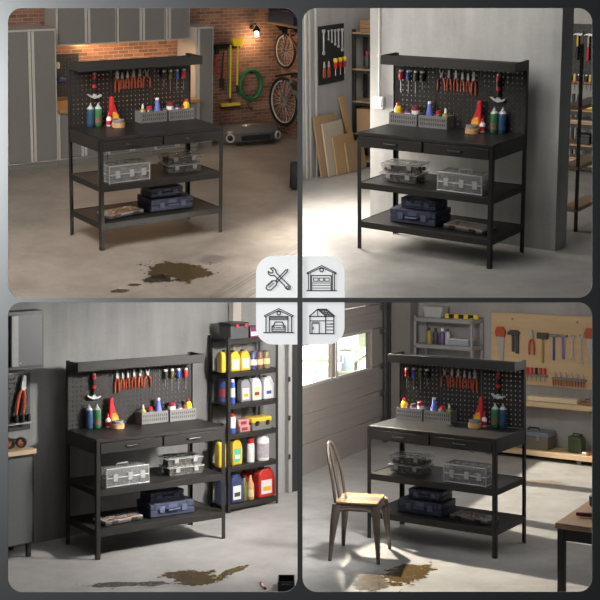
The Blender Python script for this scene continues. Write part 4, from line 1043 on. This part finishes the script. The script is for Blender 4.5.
for s in (-1, 1): m.tube([(s * .178, -.155, .40), (s * .183, -.09, .425), (s * .183, .09, .425), (s * .178, .155, .40)], .010, 8)
m.tube([(-.155, -.185, .40), (-.09, -.19, .425), (.09, -.19, .425), (.155, -.185, .40)], .010, 8)
m.build('arched_brace', GUN, r)
hp = []
for k in range(17):
    a = PI * k / 16; hp.append((-.175 - .10 * math.sin(a) ** .8, .175 * math.cos(a) * (1 if math.sin(a) < .5 else 1), .47 + .47 * math.sin(a) ** .55))
MB().tube(hp, .0135, 8).build('back_hoop', GUN, r)
MB().prism([(-.035, .463), (.035, .463), (.028, .925), (-.028, .925)], -.006, .006, 'x', M=T(-.175, 0, .463) @ RY(-11.5) @ T(0, 0, -.463)).build('back_slat', GUN, r)
put(r, 'BR', T(-.385, -.83, .0005) @ RZ(19), 'metal cafe chair with hooped back and wooden seat facing the workbench', 'chair')
# metal rack behind the bench
RK = mat('galvanised_rack', (.40, .40, .41), .4, .6, .1, 30)
r = root('metal_rack')
for x in (0, .77):
    for y in (0, .28): MB().box(x, x + .03, y, y + .03, 0, 1.62).build('post', RK, r, .002)
for z in (.20, .60, .95, 1.275, 1.60): MB().box(0, .80, .002, .308, z - .008, z).box(0, .80, .0, .006, z - .05, z - .008).box(0, .006, .0, .31, z - .05, z - .008).box(.794, .80, 0, .31, z - .05, z - .008).build('shelf', RK, r, .002)
put(r, 'BR', T(-2.40, 3.80, 0), 'galvanised metal rack against the back wall behind the bench pegboard', 'rack')
r = root('plastic_bin'); MB().prism([(-.11, 0), (.11, 0), (.135, .13), (-.135, .13)], -.09, .09).build('tub', mat('grey_tub', (.42, .43, .42), .5), r, .006); MB().box(-.14, .14, -.10, .10, .131, .142).build('lid', CLEARW, r, .003)
put(r, 'BR', T(-2.17, 3.95, 1.6005), 'grey plastic bin on top of the metal rack', 'bin')
r = root('spirit_level'); MB().box(-.22, .22, -.02, .02, 0, .055).build('body', YEL, r, .004)
for x in (-.13, .0, .13): MB().box(x - .035, x + .035, -.023, .023, .004, .052).build('vial_block', BLK, r, .003)
put(r, 'BR', T(-1.79, 3.90, 1.6005), 'yellow and black level lying on top of the metal rack', 'level')
G = 'bottles on the metal rack'
for x, bm, cm, lab in ((-2.235, OLIVE, BLK, 'olive bottle at the left of the metal rack shelf'), (-2.145, DGREY, BLK, 'dark bottle beside the olive one on the metal rack'), (-2.055, PURP, WHITE, 'purple bottle with white cap on the metal rack'), (-1.98, GREYJL, DGREY, 'tall grey bottle at the right of the four on the metal rack')):
    put(lathe_bottle('bottle', [(.030, 0), (.033, .006), (.033, .13), (.016, .16)], bm, [(.018, .16), (.016, .195)], cm), 'BR', T(x, 3.90, 1.2755), lab, 'bottle', G)
r = root('carton'); MB().box(-.13, .13, -.08, .08, 0, .065).build('box', mat('slate_carton', (.30, .34, .40), .5), r, .006); MB().box(-.132, .132, -.082, .082, .066, .085).build('lid', GREYJL, r, .005)
put(r, 'BR', T(-1.80, 3.91, 1.2755), 'slate blue box with pale lid on the metal rack shelf', 'box')
# wooden tool panel on the back wall
PLY = wood_mat('plywood_panel', (.68, .50, .30), (.54, .37, .20), (1.2, 12, 12))
r = root('plywood_board'); MB().box(-1.50, .55, -.03, 0, .83, 1.68).build('board', PLY, r, .003)
for x in (-1.22, -.40, .3): MB().cyl((x, -.03, 1.61), (x, -.036, 1.61), .014, n=12).build('screw', DSTEEL, r)
put(r, 'BR', T(0, 4.149, 0), 'pale plywood tool panel on the back wall', 'tool panel')
YB = 4.09
def saw(lab, x, z):
    r = root('hand_saw')
    MB().prism([(-.055, -.03), (.045, -.03), (.025, -.36), (.0, -.36)], -.003, .003).build('blade', mat('saw_steel', (.55, .55, .54), .3, .7), r)
    MB().prism([(-.06, -.03), (.05, -.03), (.06, .04), (.03, .09), (-.05, .09), (-.075, .03)], -.012, .012).ring(.001, .0005, 0, .001, 6).build('handle', ORANGE, r, .006)
    put(r, 'BR', T(x, YB, z), lab, 'saw', 'saws on the plywood panel')
saw('orange handled saw at the left end of the plywood panel', -1.36, 1.42); saw('orange handled saw at the right edge of the plywood panel', -.225, 1.46)
def phammer(lab, x, z, hm, hd, w=.07, h=.03, L=.27, gr='hammers on the plywood panel'):
    r = root('hammer'); MB().box(-w, w, -.02, .02, -h, h).build('head', hd, r, .006); MB().tube([(0, 0, -h), (0, 0, -L)], [.011, .014], 10).build('handle', hm, r)
    put(r, 'BR', T(x, YB, z), lab, 'hammer', gr)
r = root('pipe_wrench'); MB().prism([(-.09, 0), (.05, 0), (.07, .03), (.04, .06), (-.05, .06), (-.09, .035)], -.015, .015).box(.015, .055, -.013, .013, -.22, 0).box(-.035, -.005, -.011, .011, -.20, .0).build('body', DGREY, r, .004)
put(r, 'BR', T(-1.18, YB, 1.42), 'dark clamp wrench on the plywood panel beside the saw', 'wrench', 'wrenches on the plywood panel')
o = dup(protos[1]); put(o, 'BR', T(-.96, YB, 1.40) @ Matrix.Scale(1.75, 4), 'large red handled pliers on the plywood panel', 'pliers')
phammer('sledge hammer with brown handle on the plywood panel', -.82, 1.43, OLIVE, DGREY, .07, .036, .32)
phammer('hammer with blue handle on the plywood panel', -.68, 1.44, BLUE, DSTEEL, .055, .017, .29); phammer('small hammer with violet handle on the plywood panel', -.56, 1.44, LBLUE, DSTEEL, .05, .015, .27)
put(wrench(.28), 'BR', T(-.45, YB, 1.16), 'shorter combination wrench on the plywood panel', 'wrench', 'wrenches on the plywood panel')
put(wrench(.33), 'BR', T(-.345, YB, 1.12), 'longer combination wrench on the plywood panel', 'wrench', 'wrenches on the plywood panel')
def holder(x0, x1, z, lab):
    r = root('tool_holder'); MB().box(x0, x1, -.045, 0, -.012, .012).build('rail', DSTEEL, r, .002); put(r, 'BR', T(0, 4.117, z), lab, 'holder')
holder(-1.04, -.76, .955, 'steel rail with red tools on the left of the plywood panel'); holder(-.70, -.28, .935, 'steel rail with red tools on the right of the plywood panel')
words = ('first', 'second', 'third', 'fourth', 'fifth', 'sixth')
for i, x in enumerate((-1.01, -.955, -.90, -.845, -.79)):
    r = root('screwdriver'); MB().cyl((0, 0, .015), (0, 0, .09), .014, .017, 10).build('handle', (RED, RED, BLK, RED, RED)[i], r); MB().cyl((0, 0, .015), (0, 0, -.07), .005, n=6).build('blade', DSTEEL, r)
    put(r, 'BR', T(x, 4.088, .955), words[i] + ' screwdriver from the left in the left rail of the plywood panel', 'screwdriver', 'screwdrivers in the left rail of the plywood panel')
for i, x in enumerate((-.67, -.60, -.53, -.46, -.39, -.32)):
    o = dup(protos[2]); put(o, 'BR', T(x, 4.085, .965) @ Matrix.Scale(.95, 4), words[i] + ' red pliers from the left in the right rail of the plywood panel', 'pliers', 'pliers in the right rail of the plywood panel')
# two wall shelves under the panel
def wshelf(z, d, t, lab, name):
    r = root(name); MB().box(-1.45, 1.0, -d, 0, -t, 0).build('board', wood_mat('pine_shelf', (.66, .50, .32), (.54, .39, .22), (1.5, 20, 20)), r, .003)
    for x in (-1.3, -.2, .8): MB().prism([(0, -t), (-d * .8, -t), (-d * .7, -t - .02), (-.02, -t - .10), (0, -t - .10)], x, x + .025, 'x').build('bracket', DSTEEL, r)
    put(r, 'BR', T(0, 4.149, z), lab, 'shelf')
wshelf(.685, .33, .06, 'pine wall shelf under the plywood panel', 'wall_shelf')
r = root('low_shelf'); MB().box(-1.45, 1.0, -.36, 0, .055, .115).build('board', wood_mat('pine_shelf', (1, 1, 1), (1, 1, 1)), r, .003)
for x in (-1.35, -.3, .85): MB().box(x, x + .05, -.30, -.02, 0, .054).build('foot', DSTEEL, r)
put(r, 'BR', T(0, 4.149, 0), 'low pine shelf board near the floor holding tool boxes', 'shelf')
put(MB().box(-.62, 0, -.06, .06, 0, .055).build('timber', wood_mat('pale_pine', (.80, .68, .48), (.70, .56, .36), (1.5, 20, 20)), None, .004), 'BR', T(-.30, 3.92, .6855), 'pale timber lying on the pine wall shelf', 'timber')
r = root('hand_plane'); MB().box(-.10, .10, -.03, .03, 0, .035).build('body', wood_mat('plane_wood', (.42, .22, .12), (.30, .15, .07)), r, .004); MB().tube([(-.07, 0, .035), (-.06, 0, .065), (-.02, 0, .065)], .011).build('grip', DRED, r); MB().lathe([(.012, .035), (.017, .055), (.008, .068)], 10, M=T(.06, 0, 0)).build('knob', DRED, r)
put(r, 'BR', T(-.15, 3.90, .6855), 'small wooden hand plane at the end of the pine wall shelf', 'plane')
r = root('tool_box'); MB().box(-.22, .22, -.12, .12, 0, .145).build('body', mat('taupe_box', (.14, .115, .10), .5), r, .008); MB().box(-.225, .225, -.125, .125, .146, .205).build('lid', mat('steel_blue_lid', (.16, .19, .24), .4), r, .012)
for x in (-.12, .10): MB().box(x - .02, x + .02, -.135, -.125, .11, .18).build('latch', DSTEEL, r, .003)
MB().tube([(-.07, 0, .205), (-.06, 0, .235), (.06, 0, .235), (.07, 0, .205)], .009).build('handle', BLK, r)
put(r, 'BR', T(-.88, 3.98, .1155), 'grey blue tool box on the low pine shelf', 'tool box')
r = root('jerry_can'); m = MB().prism([(-.085, 0), (.085, 0), (.085, .16), (.06, .19), (-.085, .19)], -.06, .06); m.build('body', mat('olive_green_can', (.05, .075, .035), .45), r, .012)
for x in (-.03, 0, .03): MB().box(x - .004, x + .004, -.064, -.058, .03, .15).build('ridge', mat('olive_green_can', (0, 0, 0)), r, .002)
MB().tube([(-.05, 0, .19), (-.045, 0, .215), (.03, 0, .215), (.035, 0, .19)], .008).build('handle', BLK, r); MB().cyl((.05, 0, .18), (.06, 0, .215), .018).build('cap', BLK, r)
put(r, 'BR', T(-.345, 3.97, .1155) @ RZ(-8), 'green jerry can on the low pine shelf', 'jerry can')
r = root('tap_fitting'); MB().cyl((0, 0, .018), (.05, 0, .018), .017).build('body', WHITE, r); MB().cyl((.05, 0, .018), (.085, 0, .018), .014).build('end', ORANGE, r)
put(r, 'BR', T(-.235, 3.86, .1157), 'small white and orange fitting beside the jerry can', 'fitting')
# table at the right edge with a blue bin under it
r = root('work_table'); tw, td = .95, 1.15
MB().box(0, tw, 0, td, .712, .75).build('tabletop', wood_mat('table_wood', (.42, .27, .15), (.27, .16, .085), (20, 2, 20)), r, .004)
for x in (.012, tw - .062):
    for y in (.012, td - .062): MB().box(x, x + .05, y, y + .05, 0, .711).build('leg', STEEL, r, .003)
MB().box(.062, tw - .062, .016, .04, .63, .711).box(.016, .04, .062, td - .062, .63, .711).box(.062, tw - .062, td - .04, td - .016, .63, .711).build('apron', STEEL, r, .002)
MB().box(.05, tw - .05, .25, td - .05, .12, .145).build('shelf', OAK, r, .003)
put(r, 'BR', T(1.745, -1.76, 0) @ RZ(4), 'wooden topped work table with dark steel frame at the lower right', 'table')
r = root('storage_bin'); MB().prism([(-.17, 0), (.17, 0), (.20, .33), (-.20, .33)], -.22, .22).build('tub', mat('blue_bin', (.035, .06, .17), .45), r, .015); MB().box(-.21, .21, -.23, .23, .331, .36).build('lid', mat('blue_bin', (0, 0, 0)), r, .01)
put(r, 'BR', T(2.20, -1.20, .1455), 'blue storage bin on the shelf under the work table', 'bin')
r = root('hand_tool'); MB().tube([(0, 0, .017), (.10, 0, .019), (.17, 0, .016)], [.012, .017, .013], 10).build('grip', DRED, r); MB().cyl((.17, 0, .016), (.28, 0, .016), .007, n=8).build('shaft', DSTEEL, r)
put(r, 'BR', T(1.80, -1.50, .7515) @ RZ(6), 'dark red handled tool lying on the work table', 'tool')
put(MB().lathe([(.035, 0), (.04, .005), (.04, .07), (.03, .08)], 16).build('cup', BLK, None), 'BR', T(1.79, -1.12, .7505), 'black cup standing on the work table', 'cup')

# houses across the street, far below the sectional door
HW_ = mat('white_siding', (.78, .78, .76), .7, 0, .04, 2); HR = mat('pale_grey_roof', (.50, .50, .51), .8, 0, .12, 3); HG = mat('dark_window_glass', (.22, .26, .30), .3)
def house(x, y, w, d, h, rh, lab, rz, garage=True, gable=True):
    r = root('house')
    MB().box(-w / 2, w / 2, -d / 2, d / 2, 0, h).build('walls', HW_, r)
    if gable:
        MB().prism([(-w / 2, h), (w / 2, h), (0, h + rh)], -d / 2, d / 2).build('gable', HW_, r)
        for s in (-1, 1): MB().add([(0, -d / 2 - .4, h + rh + .15), (s * (w / 2 + .5), -d / 2 - .4, h - .25), (s * (w / 2 + .5), d / 2 + .4, h - .25), (0, d / 2 + .4, h + rh + .15), (0, -d / 2 - .4, h + rh + .4), (s * (w / 2 + .5), -d / 2 - .4, h), (s * (w / 2 + .5), d / 2 + .4, h), (0, d / 2 + .4, h + rh + .4)],
                               [(0, 1, 2, 3), (4, 5, 6, 7), (0, 1, 5, 4), (1, 2, 6, 5), (2, 3, 7, 6), (3, 0, 4, 7)]).build('roof', HR, r)
    else:
        MB().prism([(-d / 2 - .6, h), (d / 2 + .6, h), (0, h + rh)], -w / 2 - .5, w / 2 + .5, 'x').build('roof', HR, r)
    if garage:
        g = MB().box(-w * .28, w * .28, -d / 2 - .08, -d / 2, 0, h * .72).build('garage_door', mat('white_garage_door', (.86, .86, .86), .6), r)
        for k in range(3): MB().box(-w * .27, w * .27, -d / 2 - .1, -d / 2 - .081, h * .72 * (k + 1) / 4 - .03, h * .72 * (k + 1) / 4).build('panel_line', HR, g)
    else:
        for xx in (-w * .28, w * .05):
            f = MB().box(xx - .55, xx + .55, -d / 2 - .08, -d / 2, h * .35, h * .8).build('window', HW_, r); MB().box(xx - .45, xx + .45, -d / 2 - .1, -d / 2 - .081, h * .39, h * .76).build('pane', HG, f)
        MB().box(w * .28 - .5, w * .28 + .5, -d / 2 - .06, -d / 2, 0, h * .75).build('front_door', HG, r)
        for xx in (-w * .45, 0, w * .45): MB().box(xx - .1, xx + .1, -d / 2 - 1.4, -d / 2 - 1.2, 0, h).build('porch_post', HW_, r)
    put(r, None, T(x, y, GZ) @ RZ(rz), lab, 'house', 'houses across the street')
house(7.6, 120, 4.0, 6, 2.1, 1.4, 'white gabled house with garage door seen through the wide door window', -6)
house(3.6, 130, 3.6, 6, 2.2, 1.5, 'white house wing with pale grey roof behind the gabled house', 0, False, False)
house(1.0, 119, 4.2, 5, 2.4, 1.6, 'white porch house seen through the left door window', 0, False, False)
def bush(x, y, s, lab):
    rnd = random.Random(int(x * 10)); m = MB()
    for k in range(60):
        a, b_, q = rnd.uniform(0, 2 * PI), rnd.uniform(0, PI / 2), rnd.uniform(.5, 1) * s
        c = Vector((q * math.cos(a) * math.cos(b_), q * math.sin(a) * math.cos(b_), q * math.sin(b_)))
        m.add([c + Vector((rnd.uniform(-.2, .2), rnd.uniform(-.2, .2), rnd.uniform(-.2, .2))) * s for _ in range(4)], [(0, 1, 2, 3)])
    o = m.build('bush', mat('pale_bush', (.33, .36, .20), .8, 0, .3, 2), None, smooth=False); put(o, None, T(x, y, GZ), lab, 'bush', 'bushes before the houses')
bush(4.0, 118, .55, 'larger bush before the grey roofed house wing'); bush(4.9, 118, .4, 'smaller bush before the grey roofed house wing'); bush(.8, 113, .40, 'bush before the porch house')

# ================================================================ the four icon plates on the front wall
PLATE, pnt, pb, pout = new_mat('frosted_plate_with_glow')
pb.inputs['Base Color'].default_value = (.10, .10, .10, 1); pb.inputs['Roughness'].default_value = .5
pb.inputs['Emission Color'].default_value = (.92, .93, .94, 1); pb.inputs['Emission Strength'].default_value = .66  # glow added to keep the plates white, not a light source
_tr = N(pnt, 'ShaderNodeBsdfTransparent'); _mx = N(pnt, 'ShaderNodeMixShader', {0: .86, 1: _tr.outputs[0], 2: pb.outputs[0]}); pnt.links.new(_mx.outputs[0], pout.inputs[0])
INK = mat('black_ink', (.012, .012, .013), .6)
PYF = FY + .004
def ribbon(m, pts, wpx=1.0, closed=False):
    P = pts + [pts[0]] if closed else pts
    for (a, b) in zip(P, P[1:]):
        d = Vector((b[0] - a[0], b[1] - a[1])); L = d.length
        if L < 1e-6: continue
        d /= L; wpx_ = wpx * 1.3; n_ = Vector((-d.y, d.x)) * wpx_ / 2; e = d * wpx * .35
        q = [(a[0] - e.x + n_.x, a[1] - e.y + n_.y), (b[0] + e.x + n_.x, b[1] + e.y + n_.y), (b[0] + e.x - n_.x, b[1] + e.y - n_.y), (a[0] - e.x - n_.x, a[1] - e.y - n_.y)]
        vs = [px(u, v, PYF) + Vector((0, -.0022, 0)) for u, v in q] + [px(u, v, PYF) + Vector((0, -.0015, 0)) for u, v in q]
        m.add(vs, [(0, 1, 2, 3), (4, 7, 6, 5), (0, 4, 5, 1), (1, 5, 6, 2), (2, 6, 7, 3), (3, 7, 4, 0)])
def C(pts): return [(240 + a / 5, 240 + b / 5) for a, b in pts]
def circ(cx, cy, r, n=14): return C([(cx + r * math.cos(2 * PI * k / n), cy + r * math.sin(2 * PI * k / n)) for k in range(n)])
ICON = {}
m = MB()
ribbon(m, C([(152, 142), (165, 138), (178, 150), (182, 165), (240, 222), (251, 232), (250, 246), (238, 248), (228, 240), (222, 228), (170, 176), (152, 178), (141, 168), (141, 156), (152, 165), (164, 163), (164, 152), (152, 142)]), .9)
ribbon(m, circ(238, 237, 6), .7, True)
ribbon(m, C([(238, 148), (228, 150), (180, 202), (187, 210), (236, 158), (238, 148)]), .9)
ribbon(m, C([(178, 204), (185, 212), (180, 226), (154, 250), (138, 250), (130, 240), (134, 228), (160, 204), (178, 204)]), .9)
ribbon(m, C([(170, 214), (145, 238)]), .6); ribbon(m, C([(163, 208), (140, 230)]), .6)
ICON['TL'] = m
m = MB()
ribbon(m, C([(336, 164), (408, 128), (480, 164), (480, 170), (408, 137), (336, 170), (336, 164)]), .8)
ribbon(m, circ(408, 150, 9), .8, True)
for x in (342, 352, 462, 472): ribbon(m, C([(x, 168), (x, 252)]), .8)
ribbon(m, C([(334, 253), (482, 253)]), .9)
ribbon(m, C([(358, 253), (358, 178), (456, 178), (456, 253)]), .9)
for a in (368, 396, 424): ribbon(m, C([(a, 190), (a + 22, 190), (a + 22, 206), (a, 206)]), .7, True)
for y in (215, 227, 240): ribbon(m, C([(358, y), (456, y)]), .6)
ICON['TR'] = m
m = MB()
ribbon(m, C([(122, 378), (194, 343), (266, 378), (262, 384), (194, 352), (126, 384), (122, 378)]), .8)
ribbon(m, circ(194, 366, 9), .8, True)
for x in (130, 258): ribbon(m, C([(x, 382), (x, 462)]), .9)
ribbon(m, C([(118, 463), (268, 463)]), .9)
ribbon(m, C([(147, 462), (147, 382), (240, 382), (240, 462)]), .9)
for y in (387, 391, 395, 399): ribbon(m, C([(148, y), (239, y)]), .5)
ribbon(m, C([(160, 456), (160, 432), (168, 426), (176, 410), (211, 410), (219, 426), (226, 432), (226, 456)]), .9, True)
ribbon(m, C([(168, 426), (219, 426)]), .7); ribbon(m, C([(160, 446), (226, 446)]), .7); ribbon(m, circ(169, 436, 4, 8), .6, True); ribbon(m, circ(217, 436, 4, 8), .6, True); ribbon(m, C([(180, 438), (206, 438)]), .8)
ICON['BL'] = m
m = MB()
ribbon(m, C([(346, 382), (388, 346), (430, 382)]), .9); ribbon(m, C([(388, 346), (432, 346), (472, 380)]), .9)
for k in range(1, 6): ribbon(m, C([(388 + k * 8, 347), (430 + k * 8, 381)]), .6)
ribbon(m, C([(396, 352), (438, 352)]), .5); ribbon(m, C([(410, 364), (452, 364)]), .5); ribbon(m, C([(422, 374), (464, 374)]), .5)
ribbon(m, C([(346, 382), (472, 382)]), .9); ribbon(m, C([(388, 350), (388, 382)]), .7)
for x in (350, 428, 469): ribbon(m, C([(x, 382), (x, 468)]), .9)
ribbon(m, C([(348, 468), (471, 468)]), .9); ribbon(m, C([(350, 404), (428, 404)]), .7)
ribbon(m, C([(360, 468), (360, 416), (396, 416), (396, 468)]), .8); ribbon(m, C([(360, 410), (396, 410)]), .6); ribbon(m, C([(366, 436), (366, 446)]), .8)
for y in (404, 420, 434, 450): ribbon(m, C([(428, y), (469, y)]), .7)
ribbon(m, C([(452, 420), (464, 420)]), 1.0)
ICON['BR'] = m
for k, (x0, y0, x1, y1, rad, lab) in {'TL': (256, 256, 297.4, 297.7, (0, 0, 0, 17), 'translucent white plate with wrench and screwdriver icon'), 'TR': (302.6, 256, 344.5, 297.7, (17, 0, 0, 0), 'translucent white plate with icon of a closed garage'),
                                     'BL': (256, 302.3, 297.4, 344.5, (0, 0, 17, 0), 'translucent white plate with icon of a car in a garage'), 'BR': (302.6, 302.3, 344.5, 344.5, (0, 17, 0, 0), 'translucent white plate with icon of a wooden shed')}.items():
    loop = rrect(x0, y0, x1, y1, [max(q, .01) for q in rad], 8)
    n = len(loop); vs = [px(u, v, PYF) + Vector((0, -.001, 0)) for u, v in loop] + [px(u, v, PYF) + Vector((0, .005, 0)) for u, v in loop]
    fs = [tuple(range(n)), tuple(reversed(range(n, 2 * n)))] + [(i, i + n, (i + 1) % n + n, (i + 1) % n) for i in range(n)]
    r = root('icon_plate')
    mm = MB().add(vs, fs); c0 = px((x0 + x1) / 2, (y0 + y1) / 2, PYF)
    mm.v = [tuple(Vector(p) - c0) for p in mm.v]; ICON[k].v = [tuple(Vector(p) - c0) for p in ICON[k].v]
    mm.build('plate', PLATE, r, smooth=False); ICON[k].build('icon', INK, r, smooth=False)
    put(r, None, Matrix.Translation(c0), lab + ' on the dark dividing wall', 'sign', 'icon plates at the crossing of the dividing wall')
